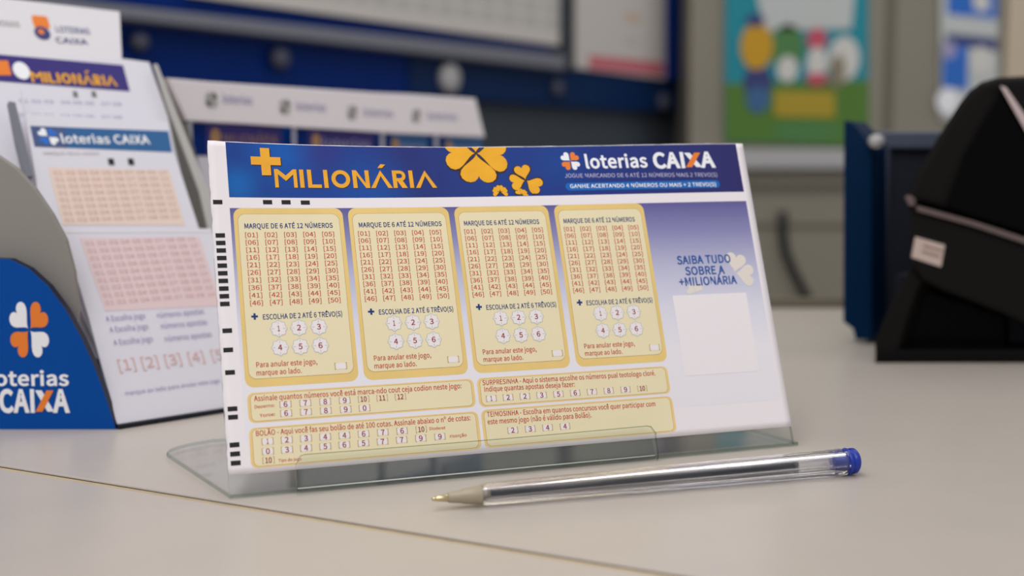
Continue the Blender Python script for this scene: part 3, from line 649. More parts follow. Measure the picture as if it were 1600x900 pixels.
# four game panels
def scallop(cx, cy, r, n=40):
    return [(cx + (r + .022 * math.cos(8 * t)) * math.cos(t), cy + (r + .022 * math.cos(8 * t)) * math.sin(t)) for t in [2 * math.pi * i / n for i in range(n)]]
for pi_, (x0, x1) in enumerate(((.69, 4.30), (4.48, 8.02), (8.22, 11.71), (11.93, 15.43))):
    y0, y1 = 2.67, 8.60
    pr = Print(CARD); pr.poly(rrect(x0, y0, x1, y1, .28), 'gold_rim', 2)
    pr.poly(rrect(x0 + .125, y0 + .26, x1 - .135, y1 - .20, .24), 'ink_brown', 3); pr.poly(rrect(x0 + .135, y0 + .27, x1 - .145, y1 - .21, .235), 'cream', 4)
    gp = pr.build('game_panel', slip)
    hx = x0 + (.33 if pi_ < 2 else .30); hw = 2.9 if pi_ < 2 else 2.78
    hd = Print(CARD).text('MARQUE DE 6 ATÉ 12 NÚMEROS', hx, 7.90, hw, .165, 'ink_navy', 6, .015).build('heading_text', gp)
    ng = Print(CARD)
    gx0, gx1 = x0 + (.53 if pi_ == 0 else .47), x0 + (3.05 if pi_ == 0 else 2.97)
    for r in range(10):
        for c in range(5):
            nn_ = r * 5 + c + 1; cx = gx0 + (gx1 - gx0) * c / 4; cy = 7.67 - (7.67 - 5.39) * r / 9
            ng.text('[%02d]' % nn_, cx, cy - .07, .40, .150, 'ink_red', 6, .002, 'c')
    ng.build('number_grid', gp, 'fifty bracketed red numbers in ten rows')
    es_ = Print(CARD); ex = x0 + .44
    es_.poly(rect(ex - .105, 4.95 - .033, ex + .105, 4.95 + .033), 'ink_navy', 6).poly(rect(ex - .033, 4.95 - .105, ex + .033, 4.95 + .105), 'ink_navy', 7)
    es_.text('ESCOLHA DE 2 ATÉ 6 TRÊVO(S)', x0 + .70, 4.84, 2.56, .165, 'ink_navy', 6, .012).build('subheading_text', gp)
    for k in range(6):
        cx = x0 + 1.17 + .645 * (k % 3); cy = 4.52 - .62 * (k // 3); cm = Print(CARD)
        cm.poly(scallop(cx, cy, .262), 'ink_grey', 6).poly(scallop(cx, cy, .245), 'ink_mark', 7)
        for q in range(4):
            a = q * math.pi / 2
            cm.line((cx + .14 * math.cos(a), cy + .14 * math.sin(a)), (cx + .24 * math.cos(a), cy + .24 * math.sin(a)), .014, 'ink_grey', 8)
        cm.text(str(k + 1), cx, cy - .085, .13 if k else .07, .175, 'ink_red_deep', 9, .012, 'c').build('clover_mark', gp)
    nt_ = Print(CARD)
    nt_.text('Para anular este jogo,', x0 + .38, 3.30, 1.93, .165, 'ink_red', 6, .004).text('marque ao lado.', x0 + .37, 3.04, 1.42, .165, 'ink_red', 6, .004).build('note_text', gp)
    cb = Print(CARD); cx = x0 + 3.06
    cb.poly(rrect(cx - .165, 3.09, cx + .165, 3.29, .04), 'ink_mark', 6)
    for sgn in (-1, 1):
        cb.poly(rect(cx + sgn * .19 - .008, 3.08, cx + sgn * .19 + .008, 3.30), 'ink_brown', 6)
        for yy in (3.08, 3.285): cb.poly(rect(cx + sgn * .175 - .02, yy, cx + sgn * .175 + .02, yy + .014), 'ink_brown', 6)
    cb.build('checkbox', gp)
# four instruction panels at the bottom
def ipanel(x0, y0, x1, y1):
    pr = Print(CARD); pr.poly(rrect(x0, y0, x1, y1, .2), 'gold_rim_b', 2)
    pr.poly(rrect(x0 + .09, y0 + .045, x1 - .09, y1 - .045, .16), 'ink_brown', 3); pr.poly(rrect(x0 + .10, y0 + .053, x1 - .10, y1 - .053, .155), 'cream', 4)
    return pr.build('instruction_panel', slip)
def brk(pr, st, u, v, wide=False):
    w = .155
    if not wide: pr.poly(rrect(u - w, v - .09, u + w, v + .10, .03), 'ink_mark', 6)
    for sgn in (-1, 1):
        pr.poly(rect(u + sgn * (w + .02) - .007, v - .10, u + sgn * (w + .02) + .007, v + .11), 'ink_brown', 7)
        for yy in (v - .10, v + .098): pr.poly(rect(u + sgn * (w + .005) - .02, yy, u + sgn * (w + .005) + .02, yy + .012), 'ink_brown', 7)
    pr.text(st, u, v - .075, .12 if len(st) == 1 and st != '1' else (.06 if st == '1' else .20), .165, 'ink_red_deep', 8, .01, 'c')
def at_card(x, y): return CARD.px(x, y)
def tline(pr, st, pa, pb, cap, m='ink_red', bold=.004):
    a, b = at_card(*pa), at_card(*pb)
    pr.text(st, a[0], a[1], math.hypot(b[0] - a[0], b[1] - a[1]), cap, m, 6, bold, ang=math.atan2(b[1] - a[1], b[0] - a[0]))
ip = ipanel(.72, 1.55, 8.15, 2.50)
pr = Print(CARD)
tline(pr, 'Assinale quantos números você está marca-ndo cout ceja codion neste jogo:', (397, 627), (721, 606.5), .165)
tline(pr, 'Deoerno:', (398, 638.5), (429, 635.5), .10); tline(pr, 'Yoroe:', (406, 652), (430, 649.5), .10)
pr.build('instruction_text', ip)
pr = Print(CARD)
for st, x, y in (('6', 446, 632), ('7', 477, 630), ('8', 508, 628), ('9', 538.5, 626), ('10', 568, 624), ('11', 597, 622.2), ('12', 625.5, 620.3), ('6', 447, 646), ('7', 478, 644), ('8', 509, 642), ('9', 540, 640), ('0', 569.5, 638)):
    brk(pr, st, *at_card(x, y), wide=len(st) > 1)
pr.build('option_row', ip)
ip = ipanel(.70, .15, 8.18, 1.40)
pr = Print(CARD)
tline(pr, 'BOLÃO - Aqui você fas seu bolão de até 100 cotas. Assinale abaixo o nº de cotas:', (400, 681.5), (735, 656.5), .165)
tline(pr, 'Dioderet', (671, 672), (696, 670.5), .09); tline(pr, 'risorção', (703, 684), (729, 682), .10); tline(pr, 'Tipo do jogo', (435, 722), (471, 719), .09)
pr.build('instruction_text', ip)
pr = Print(CARD)
for i, st in enumerate('1 2 3 4 4 6 7 6 10'.split()): brk(pr, st, *at_card(418 + 30 * i + (i > 3) * 0, 690 - 2.35 * i), wide=len(st) > 1)
for i, st in enumerate('0 3 4 5 6 5 7 7 9 9'.split()): brk(pr, st, *at_card(418.5 + 30 * i - i * .15, 705.5 - 2.55 * i))
brk(pr, '10', *at_card(419.5, 719.5), wide=True)
pr.build('option_row', ip)
ip = ipanel(8.27, 1.52, 15.36, 2.50)
pr = Print(CARD)
tline(pr, 'SURPRESINHA - Aqui o sistema escolhe os números pual teotologo cloré.', (754, 602), (1024, 586.5), .165)
tline(pr, 'Indique quantas apostas deseja fazer:', (757, 612), (898, 604), .165)
pr.build('instruction_text', ip)
pr = Print(CARD)
for i, st in enumerate('1 2 2 3 5 6 7 8 9 10'.split()): brk(pr, st, *at_card(767.5 + 26.2 * i, 623 - 1.75 * i), wide=len(st) > 1)
pr.build('option_row', ip)
ip = ipanel(8.29, .16, 15.37, 1.43)
pr = Print(CARD)
tline(pr, 'TEIMOSINHA - Escolha em quantos concursos você quer participar com', (761, 651.5), (1024, 634.5), .165)
tline(pr, 'este mesmo jogo (não é válido para Bolão).', (762, 663), (924, 652), .165)
pr.build('instruction_text', ip)
pr = Print(CARD)
for i, st in enumerate('2 3 4 4'.split()): brk(pr, st, *at_card(801 + 27.2 * i, 672.5 - 2.0 * i))
pr.build('option_row', ip)
# right hand column
pr = Print(CARD)
pr.poly(heart(18.73, 5.83, D(75), .75, 1), 'cream_faint', 2).poly(heart(18.75, 5.8, D(-10), .75, 1), 'cream_faint', 3).poly(heart(16.98, 5.13, D(60), .35, 1), 'cream_faint', 2).poly(heart(16.98, 5.13, D(150), .35, 1), 'cream_faint', 3)
pr.build('faint_clover_print', slip, 'faint cream clover leaves on violet')
pr = Print(CARD)
pr.text('SAIBA TUDO', 17.53, 6.22, 2.2, .30, 'ink_blue', 5, .02, 'c').text('SOBRE A', 17.50, 5.80, 1.62, .30, 'ink_blue', 5, .02, 'c').text('+MILIONÁRIA', 17.56, 5.40, 2.37, .30, 'ink_blue', 5, .02, 'c')
pr.build('side_text', slip, 'three centred lines of blue capitals')
Print(CARD).poly(rect(16.02, 2.1, 19.05, 5.05), 'paper', 3).build('white_square', slip, 'blank white square below the blue capitals')

# ================================================================== ACRYLIC HOLDER
hold = thing('slip_holder', (-8.5, 35.4, 0), 'clear acrylic holder with a low front lip, carrying the large lottery slip', 'holder')
def fold_v(): return -(CAMH - 9.55083464) / import_u.z
vf = fold_v()
PANEL = Plane(C0 - FLAT.n * 0.0, import_w, import_u)
slab('back_panel', PANEL, rect(0.02, vf + .04, 20.15, 7.0), 0.20, 'acrylic', hold, edge='acrylic_edge', bev=0.03, h0=-0.24)
# base plate on the counter, swept back from the fold
f0 = ground(362, 782); bl = ground(262, 716); fr = ground(1245, 691)
pf0 = FLAT.P(0.02, vf, -0.05); pf1 = FLAT.P(20.15, vf, -0.05)
bdir = (bl - pf0); bdir.z = 0
q1 = Vector((pf0.x + bdir.x * 1.02, pf0.y + bdir.y * 1.02, 0)); q2 = ground(300, 694)
base = [(pf0.x, pf0.y), (pf1.x, pf1.y)]
bk = Vector((-import_w.y, import_w.x, 0))
r1 = Vector((pf1.x, pf1.y, 0)) + bk * 5.6 - Vector((1.2, 0, 0))
base += [(r1.x, r1.y)]
e1 = Vector((q1.x, q1.y, 0)) + bk * 1.2 + import_w * .5
e2 = e1 + import_w * 1.2 + bk * .35
base += [(e2.x, e2.y)]
for t in (0.25, 0.5, 0.75):
    p = (e2 * (1 - t) ** 2 + Vector((q1.x - .25, q1.y + 1.05, 0)) * 2 * t * (1 - t) + Vector((q1.x, q1.y, 0)) * t * t); base.append((p.x, p.y))
base += [(q1.x, q1.y)]
slab('base_plate', TOP, base, 0.2, 'acrylic', hold, edge='acrylic_edge', bev=0.04, h0=0.205)
# front lip, rising from the gutter in front of the slip
u0, v0 = FLAT.px(463, 781); u1, _ = FLAT.px(1026, 722)
LIP = Plane(C0 + FLAT.n * 0.05, import_w, import_u)
def lip_profile():
    """section (forward, up) along the slip plane: down the front, rounded, back to the panel"""
    return [(.20, .44), (.197, .415), (.17, .25), (.15, .05), (.15, -.15), (.15, vf * .55), (.12, vf * .85), (.0, vf + .02), (-.2, vf + .0)]
bm = bmesh.new(); prof = lip_profile(); th = 0.12; L0, L1 = u0 + .02, u1; nseg = 80
outl = []
for i, (h, v) in enumerate(prof):
    h2, v2 = prof[min(i + 1, len(prof) - 1)]; h1, v1 = prof[max(i - 1, 0)]
    t = Vector((h2 - h1, v2 - v1)).normalized(); outl.append((h - t.y * th * -1 * -1 * -1 if False else h + (-t.y) * th * -1 * -1, v + t.x * th))
rows = []
for k in range(nseg + 1):
    u_ = L0 + (L1 - L0) * k / nseg; e = min(u_ - L0, L1 - u_); rr = .30
    drop = (rr - math.sqrt(max(0, rr * rr - (rr - e) ** 2))) if e < rr else 0
    sag = -0.03 * math.sin(math.pi * k / nseg)
    a = []; b = []
    for i, ((h, v), (h2, v2)) in enumerate(zip(prof, outl)):
        dv = (-drop + sag) if i <= 1 else (-drop * .4 if i == 2 else 0)
        a.append(bm.verts.new(FLAT.P(u_, v + dv, h))); b.append(bm.verts.new(FLAT.P(u_, v2 + dv, h2)))
    rows.append((a, b))
for (a, b), (c, d) in zip(rows, rows[1:]):
    for i in range(len(prof) - 1):
        for q in (bm.faces.new([a[i], a[i + 1], c[i + 1], c[i]]), bm.faces.new([b[i], d[i], d[i + 1], b[i + 1]])): q.material_index = 1 if i == 0 else 0
    f = bm.faces.new([a[0], c[0], d[0], b[0]]); f.material_index = 1
    bm.faces.new([a[-1], b[-1], d[-1], c[-1]])
for (a, b) in (rows[0], rows[-1]):
    for i in range(len(prof) - 1):
        f = bm.faces.new([a[i], b[i], b[i + 1], a[i + 1]]); f.material_index = 1
bmesh.ops.recalc_face_normals(bm, faces=bm.faces[:])
from_bm('front_lip', bm, ['acrylic', 'acrylic_edge'], hold)
slab('gutter_wall', FLAT, rect(L0 + .02, vf + .12, L1 - .02, .6), .08, 'acrylic_lip', hold, h0=-.05, bev=.01)
tube('bend_highlight', [FLAT.P(L0 + .05, vf + .17, .02), FLAT.P(L1 - .05, vf + .17, .02)], [.022, .022], 'acrylic_highlight', hold, n=8)  # bright line of the acrylic bend, its highlight put into a whitish tube

# ================================================================== PEN
ga = ground(752, 791); gb = ground(1318, 742.5)
ra, rb = .355, .455
a_ = Vector((ga.x, ga.y, ra)); b_ = Vector((gb.x, gb.y, rb)); ax = (b_ - a_).normalized(); sidev = ax.cross(Z).normalized(); upv = sidev.cross(ax)
a_ += sidev * -0.0
pen = thing('ballpoint_pen', (a_.x, a_.y, 0), 'transparent ballpoint pen with blue end plug lying in front of the holder', 'pen')
Lp = (b_ - a_).length
def ring(bm, t, r, n, rot=0.0, hexa=False, off=(0, 0)):
    c = a_ + ax * t; out = []
    for i in range(n):
        an = 2 * math.pi * i / n + rot; rr = r
        if hexa:
            m_ = (an - rot) % (math.pi / 3); rr = min(r * 0.985, r * math.cos(math.pi / 6) / math.cos(m_ - math.pi / 6))
        out.append(bm.verts.new(c + sidev * (rr * math.cos(an) + off[0]) + upv * (rr * math.sin(an) + off[1])))
    return out
def loft(name, spec, m, n=24, hexa=False, smooth=True, mats=None, cap=True):
    bm = bmesh.new(); R = [ring(bm, t, r, n, D(30) if hexa else 0, hexa) for t, r in spec]
    for p, q in zip(R, R[1:]):
        for i in range(n): bm.faces.new([p[i], p[(i + 1) % n], q[(i + 1) % n], q[i]])
    if cap: bm.faces.new(R[0]); bm.faces.new(R[-1])
    else:
        for i in range(n): bm.faces.new([R[-1][i], R[-1][(i + 1) % n], R[0][(i + 1) % n], R[0][i]])
    bmesh.ops.recalc_face_normals(bm, faces=bm.faces[:])
    return from_bm(name, bm, [m], pen, smooth)
# outer skin and bore of the hexagonal barrel, one closed tube
bm = bmesh.new(); n = 36
O = [ring(bm, t, r, n, D(0), True) for t, r in ((0, ra * .86), (.12, ra * .97), (.9, ra), (Lp * .5, (ra + rb) / 2), (Lp - .1, rb), (Lp, rb * .98))]
I = [ring(bm, t, r, n, D(0)) for t, r in ((Lp, rb * .66), (Lp * .5, .27), (.0, .20))]
seq = O + I
for p, q in zip(seq, seq[1:] + seq[:1]):
    for i in range(n): bm.faces.new([p[i], p[(i + 1) % n], q[(i + 1) % n], q[i]])
bmesh.ops.recalc_face_normals(bm, faces=bm.faces[:])
from_bm('barrel', bm, ['pen_plastic'], pen, False)
loft('ink_tube', [(-.05, .13), (Lp * .845, .13)], 'ink_tube', 16)
loft('tube_end', [(Lp * .846, .132), (Lp * .858, .132), (Lp * .859, .09)], 'tube_end', 16)
loft('tip_cone', [(-1.03, .13), (-1.0, .155), (-.62, .20), (-.60, .215), (-.04, .29), (.0, .29), (.02, .19), (.25, .19)], 'pen_cone', 24)
pt = loft('writing_point', [(-1.52, .02), (-1.505, .045), (-1.47, .065), (-1.42, .07), (-1.38, .066), (-1.34, .085), (-1.18, .10), (-1.02, .125), (-1.0, .1)], 'brass', 20)
loft('end_plug', [(Lp - .42, .10), (Lp - .42, .24), (Lp - .1, .27), (Lp - .02, rb * .70), (Lp, rb * .70), (Lp + .01, rb * .92), (Lp + .08, rb * .98), (Lp + .14, rb * .92), (Lp + .17, rb * .84), (Lp + .22, rb * .84), (Lp + .26, rb * .93), (Lp + .36, rb * .93), (Lp + .42, rb * .82), (Lp + .44, .1)], 'pen_blue', 28)

# ================================================================== LEFT DISPLAY (blue side, tiers of slips)
dA = ground(182, 671); dB = ground(347, 645); dd = (dB - dA); dd.z = 0; dd.normalize(); back = Vector((-dd.y, dd.x, 0))
PH = math.radians(30); dq = back * math.sin(PH) + Z * math.cos(PH)
T0 = Plane(dA, dd, dq)
disp = thing('slip_dispenser', dA, 'blue and grey counter dispenser on the left, blue curved end with four-leaf emblem', 'dispenser')
SIDE = Plane((dA.x, dA.y, 0), X, Z)
# blue end panel with quarter-round top
curve = [(-60, 409), (-10, 404), (15, 405), (45, 420), (75, 447), (103, 485), (128, 530), (148, 575), (163, 615), (176, 655), (181, 670)]
outline = [SIDE.px(*p) for p in curve] + [(0.0, 0.0), (SIDE.px(-60, 670)[0], 0.0)]
bp = slab('end_panel', SIDE, outline, 0.5, 'disp_blue', disp, edge='disp_blue_edge', bev=0.06)
lp_ = Print(SIDE, step=.01)
lx, ly = SIDE.px(46, 515); e = SIDE.px(46, 473)[1] - ly
for a, m in ((135, 'ink_white'), (45, 'ink_orange'), (225, 'ink_orange'), (315, 'ink_white')):
    sx = 1 if math.cos(D(a)) > 0 else -1; sy = 1 if math.sin(D(a)) > 0 else -1
    lp_.poly([(lx + sx * .04 + (x - lx) * .72, ly + sy * .04 + (y - ly) * 1.06) for x, y in heart(lx, ly, D(a), e * .98, .95)], m, 2)
tx0 = SIDE.px(-16, 611); tx1 = SIDE.px(108, 600)
lp_.text('loterias', tx0[0], SIDE.px(0, 602)[1], tx1[0] - tx0[0], .54, 'ink_white', 2, .03)
caixa(lp_, tx0[0] + .35, SIDE.px(0, 643)[1], tx1[0] - tx0[0] - .35, .83, 2)
lp_.build('end_logo', bp, 'white and orange four-leaf emblem above lettering')
# grey inner end panel behind it
PB = Plane((dA.x, dA.y + 1.0, 0), X, Z)
gc = [(-80, 225), (-10, 238), (25, 262), (55, 295), (82, 335), (103, 375), (116, 425), (122, 480), (120, 540)]
pslab('inner_end_panel', PB, gc + [(120, 600), (-80, 600)], 0.3, 'end_grey', disp, bev=0.05)
# tiers
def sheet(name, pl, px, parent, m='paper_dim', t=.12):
    return slab(name, pl, [pl.px(*p) for p in px], t, m, parent, bev=.01, seg=1)
T1 = T0.shift(-.7); T2 = T0.shift(-1.4); T3 = T0.shift(-1.9)
# front tray of the dispenser
slab('front_ledge', Plane(dA, dd, Z), rect(0.05, 0, 9.5, .18), .35, 'rubber', disp, bev=.04, h0=.12)
slab('back_board', T3, [(.6, 1.6), (6.5, 1.6), (6.0, T3.px(187, 95)[1]), T3.px(-60, 84)], .3, 'disp_grey', disp, h0=-.25)
pslab('right_end_panel', T0.shift(-1.0), [(330, 380), (312, 300), (262, 165), (240, 100), (246, 100), (272, 165), (326, 300), (345, 420), (345, 500), (330, 500)], .1, 'disp_grey', disp)
pslab('divider', T0.shift(-.5), [(14, 158), (24, 160), (34, 200), (52, 275), (40, 276), (26, 220)], .3, 'rail_grey', disp)
hb = sheet('header_board', T3, [(-70, -12), (187, 18), (191, 98), (-70, 84)], disp, 'disp_white')
hp = Print(T3, step=.012)
c1 = T3.px(66, 37); hp.poly(rrect(c1[0] - .42, c1[1] - .26, c1[0] + .32, c1[1] + .42, .12), 'ink_orange', 1)
c2 = T3.px(66, 52); hp.poly(ell(c2[0], c2[1], .36, .36), 'p_navy', 2); hp.poly(ell(c2[0] - .05, c2[1] + .05, .14, .14), 'ink_orange', 3)
a1 = T3.px(88, 50); a2 = T3.px(88, 67)
hp.text('LOTERIAS', a1[0], a1[1], 1.6, .32, 'banner_slate', 1, .02).text('CAIXA', a2[0], a2[1], 1.5, .30, 'p_navy', 1, .02)
a3 = T3.px(-60, 36); hp.text('JOGOS', T3.px(-5, 38)[0], a3[1], 1.0, .28, 'disp_grey_dark', 1, .0)
hp.build('header_print', hb, 'orange and navy badge beside two short words')
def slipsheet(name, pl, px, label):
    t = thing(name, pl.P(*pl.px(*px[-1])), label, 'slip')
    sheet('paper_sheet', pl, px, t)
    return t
# hindmost slips: violet banner
s2 = slipsheet('stacked_slip', T2, [(-40, 86), (195, 92), (233, 97), (262, 180), (290, 300), (330, 560), (60, 560), (-20, 300)],
               'white slip with violet banner and orange title, hindmost in the left dispenser')
v = Print(T2, step=.012)
v.quad([(-40, 82), (192, 102), (203, 143), (-30, 125)], 'banner_violet', 1)
p0 = T2.px(50, 128.5); p1 = T2.px(184, 138.5)
letters(v, p0[0], p0[1] - .02, p1[0] - p0[0], .55, 'ink_gold', 3)
v.quad([(-12, 95), (12, 95), (18, 118), (-8, 118)], 'ink_orange', 2); v.poly(ell(*T2.px(33, 111), .36, .45), 'ink_white', 3)
for x in (117, 146): v.quad([(x - 4, 143), (x + 3, 143), (x + 5, 152), (x - 2, 152)], 'disp_grey_dark', 2)
for r in range(4):
    p0 = T2.px(30, 160 + r * 11); v.text('01 02 03   04 05 06   07 08', p0[0], p0[1], 4.6, .16, 'ink_soft_violet', 2, -.01) if r % 2 == 0 else None
v.build('slip_print', s2, 'violet banner with orange title lettering')
# middle slips: blue banner + peach grid
s1 = slipsheet('stacked_slip', T1, [(33, 140), (40, 178), (262, 190), (272, 237), (312, 360), (330, 430), (160, 560), (120, 470), (60, 300)],
               'white slip with slate blue banner and peach number grid, middle of the left dispenser')
v = Print(T1, step=.012)
v.quad([(47, 197), (263, 205), (269, 238), (54, 229)], 'banner_sky', 1); v.quad([(47, 197), (100, 199), (105, 231), (54, 229)], 'banner_slate', 2)
c = T1.px(75, 214); loterias_logo(v, c[0], c[1], .42, 'ink_white', 'p_cobalt', 3)
p0 = T1.px(97, 224); p1 = T1.px(236, 229)
v.text('loterias CAIXA', p0[0], p0[1], p1[0] - p0[0], .42, 'ink_white', 3, .02)
p0 = T1.px(68, 242); v.text('MARQUE SEUS JOGOS', p0[0], p0[1], 2.4, .14, 'disp_grey', 2, 0)
for x in (173, 204): v.quad([(x - 5, 248), (x + 4, 248), (x + 6, 258), (x - 3, 258)], 'ink_black', 2)
v.quad([(75, 262), (264, 266), (289, 352), (98, 352)], 'grid_peach', 1)
for r in range(8):
    pa = T1.px(84 + r * 2.6, 273 + r * 10.6); pb = T1.px(262 + r * 3, 275 + r * 10.2)
    v.text('01 02 03 04 05 06 07 08 09 10', pa[0], pa[1], pb[0] - pa[0], .17, 'ink_rose', 2, 0)
v.build('slip_print', s1, 'blue banner above peach number grid')
# front slips: pink grid, violet lines
s0 = slipsheet('stacked_slip', T0, [(97, 358), (330, 357), (352, 420), (395, 520), (420, 633), (186, 667), (181, 655), (172, 620), (140, 500)],
               'white slip with pink number grid and small violet lines, foremost in the left dispenser')
v = Print(T0, step=.012)
v.quad([(100, 360), (329, 359), (331, 363), (102, 364)], 'disp_white', 1)
v.quad([(124, 372), (312, 371), (346, 478), (164, 486)], 'grid_pink', 1)
for r in range(9):
    pa = T0.px(134 + r * 3.9, 384 + r * 11.6); pb = T0.px(308 + r * 3.9, 383 + r * 11)
    v.text('01 02 03 04 05 06 07 08 09 10', pa[0], pa[1], pb[0] - pa[0], .18, 'ink_rose', 2, 0)
for r, (xa, xb_, ya, yb) in enumerate(((166, 228, 503, 500), (172, 233, 520, 517), (178, 240, 540, 536))):
    pa = T0.px(xa, ya); pb = T0.px(xb_, yb); v.text('A Escolha jogo', pa[0], pa[1], pb[0] - pa[0], .24, 'ink_soft_violet', 2, .0)
    pa = T0.px(xa + 80, ya - 6); pb = T0.px(xb_ + 92, yb - 7); v.text('números apostas', pa[0], pa[1], pb[0] - pa[0], .24, 'ink_soft_violet', 2, .0)
for i in range(5):
    p = T0.px(200 + 36 * i, 578 - 4 * i); v.text('[%d]' % (i + 1), p[0], p[1], .7, .45, 'ink_rose', 2, 0, 'c')
pa = T0.px(196, 618); pb = T0.px(345, 600); v.text('marque ao lado para anular este jogo', pa[0], pa[1], pb[0] - pa[0], .17, 'ink_soft_violet', 2, 0)
v.build('slip_print', s0, 'pink number grid above rows of violet text')

# ================================================================== BACK DISPLAY with four logos
b0 = ray(262, 252); b0 = Vector((b0.x * 60 / b0.y, 60, 0))
BD = Plane(b0, d1, Z)
rack = thing('slip_rack', b0, 'long white slip rack with four small logos on its header, behind the large slip', 'rack')
pts = [(262, 122), (330, 128), (590, 145), (640, 147), (743, 154), (758, 214), (620, 208), (293, 188)]
hb = pslab('header_board', BD, pts, .35, 'paper', rack, bev=.05)
top = BD.px(293, 190)[1]
slab('front_board', BD, rect(BD.px(293, 188)[0] - .2, 0, BD.px(760, 215)[0] + .3, top - 2.6), .4, 'disp_grey_dark', rack, h0=-.9)
slab('base', TOP, [(BD.P(0.5, 0, -1.2).x, BD.P(.5, 0, -1.2).y), (BD.P(27, 0, -1.2).x, BD.P(27, 0, -1.2).y), (BD.P(26, 0, -4).x, BD.P(26, 0, -4).y), (BD.P(1, 0, -4).x, BD.P(1, 0, -4).y)], .4, 'disp_grey_dark', rack, h0=.4)
slab('back_board', BD, rect(BD.px(293, 188)[0] - .2, 0, BD.px(760, 215)[0] + .3, top), .3, 'disp_blue', rack, h0=-1.6)
pslab('left_end_panel', BD.shift(-.4), [(250, 128), (262, 124), (292, 190), (330, 330), (335, 540), (320, 540), (300, 400), (262, 200)], .15, 'disp_grey_dark', rack)
lo = Print(BD, step=.02)
for x, y in ((330, 156), (445, 167), (550, 176), (650, 181)):
    c = BD.px(x, y); loterias_logo(lo, c[0], c[1], .42, 'disp_grey', 'disp_grey_dark', 2)
    e1_ = BD.px(x + 18, y + 5); e2_ = BD.px(x + 64, y + 7.5)
    lo.text('loterias', e1_[0], e1_[1], e2_[0] - e1_[0], .46, 'ink_soft_violet', 2, .0)
lo.build('header_print', hb, 'four small grey emblems each beside a pale violet word')
names_ = ['leftmost', 'second from the left', 'third from the left', 'rightmost']
for i, (xa, xb_) in enumerate(((300, 440), (462, 584), (600, 668), (684, 752))):
    pl = BD.shift(-.55); ua = pl.px(xa, 200)[0]; ub = pl.px(xb_, 205)[0]; tz = BD.px((xa + xb_) / 2, 188 + (xa - 290) * .056)[1] - .1
    t = thing('rack_slip', pl.P((ua + ub) / 2, 0.5), 'violet-bannered slip in the white rack behind, %s of four' % names_[i], 'slip', 'slips in the white rack behind')
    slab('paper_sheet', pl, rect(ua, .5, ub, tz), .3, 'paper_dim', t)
    v = Print(pl, step=.02); v.poly(rect(ua, tz - 1.75, ub, tz - .05), 'banner_violet' if i < 2 else 'banner_sky', 1)
    v.poly(rect(ua, tz - 1.75, ua + (ub - ua) * .14, tz - .05), 'glass_blue', 2)
    v.poly(ell(ua + (ub - ua) * .24, tz - .75, .35, .45), 'ink_brown', 2)
    v.text('MILIONÁRIA' if i == 0 else 'loterias', ua + (ub - ua) * .32, tz - 1.1, (ub - ua) * .62, .5, 'sticker_ink' if i == 0 else 'ink_soft_violet', 2, .0)
    v.build('slip_print', t)

# ================================================================== BOOTH WALL on the left
def wa(name, px, t, m, label=None, cat=None, h0=None, bev=0.0, parent=None, **k):
    o = pslab(name, WALL_A, px, t, m, parent, h0=t if h0 is None else h0, bev=bev, **k)
    if label: tag(o, label, cat)
    return o
L_ = lambda x, y0, s: y0 + s * x
booth = thing('booth_panel', WALL_A.P(-120, 0, 0), 'long blue booth panel with a grey rail, high on the left wall', 'panel')
wa('lower_band', [(60, 8), (1072, 126), (1072, 178), (60, 112)], 1.5, 'glass_blue', parent=booth)
wa('lower_band_reflection', [(640, 77), (1072, 126), (1072, 178), (640, 147)], .3, 'reflection_navy', parent=booth, h0=1.8)  # reflection on the right of the band, put into a duller navy
wa('upper_band', [(60, -40), (884, 50), (884, 92), (60, -10)], 1.5, 'glass_blue', parent=booth)
wa('rail', [(60, -7), (884, 86), (884, 110), (60, 15)], 4, 'rail_grey', parent=booth, bev=.3)
wa('right_post', [(1044, -60), (1073, -60), (1073, 128), (1044, 124)], 3, 'post_blue', parent=booth, bev=.2)
wa('dark_post', [(881, -60), (897, -60), (897, 110), (881, 108)], 3.2, 'dark_post', parent=booth, bev=.2)
for x, y, r, m in ((700, 122, 2.1, 'rail_white'), (868, 138, 1.3, 'glare_dim'), (1035, 160, 1.6, 'glare_dim'), (435, 92, 1.3, 'glare_dim'), (215, 66, 1.0, 'glare_dim')):
    c = WALL_A.px(x, y, 2); cc = WALL_A.P(c[0], c[1], 1.8)
    n_ = WALL_A.n
    tube('glare_spot', [cc, cc + n_ * .8, cc + n_ * 1.1, cc + n_ * 1.3], [r, r, r * .85, r * .4], m, booth, n=20)  # round glare spots on the panel, modelled as pale and dim discs
nb = thing('notice_board', WALL_A.P(*WALL_A.px(580, 0), 2), 'large white notice with a faint grid, above the grey rail', 'notice')
wa('notice_sheet', [(292, -60), (878, -60), (878, 72), (292, -8)], .5, 'notice', parent=nb, h0=2.4)
v = Print(WALL_A.shift(2.4), step=.05)
for r in range(3):
    for c in range(14):
        x = 420 + c * 33; y = -97 + (x - 292) * .1365 + r * 24
        v.quad([(x, y), (x + 25, y + 3.2), (x + 25, y + 19), (x, y + 16)], 'notice_cell', 1)
v.build('notice_grid', nb, 'pale grey grid of cells')
n2 = thing('small_notice', WALL_A.P(*WALL_A.px(975, 60), 2), 'white notice with faint orange words and a red band, beside the blue post', 'notice')
wa('notice_sheet', [(899, -60), (1043, -60), (1043, 124), (899, 106)], .5, 'notice', parent=n2, h0=2.4)
v = Print(WALL_A.shift(2.4), step=.05)
v.quad([(920, 86), (1037, 98), (1037, 119), (920, 107)], 'notice_pink', 1)
pa = WALL_A.px(958, 32); v.text('Loterias', pa[0], pa[1], 5, 1.4, 'ink_peach', 1, .03)
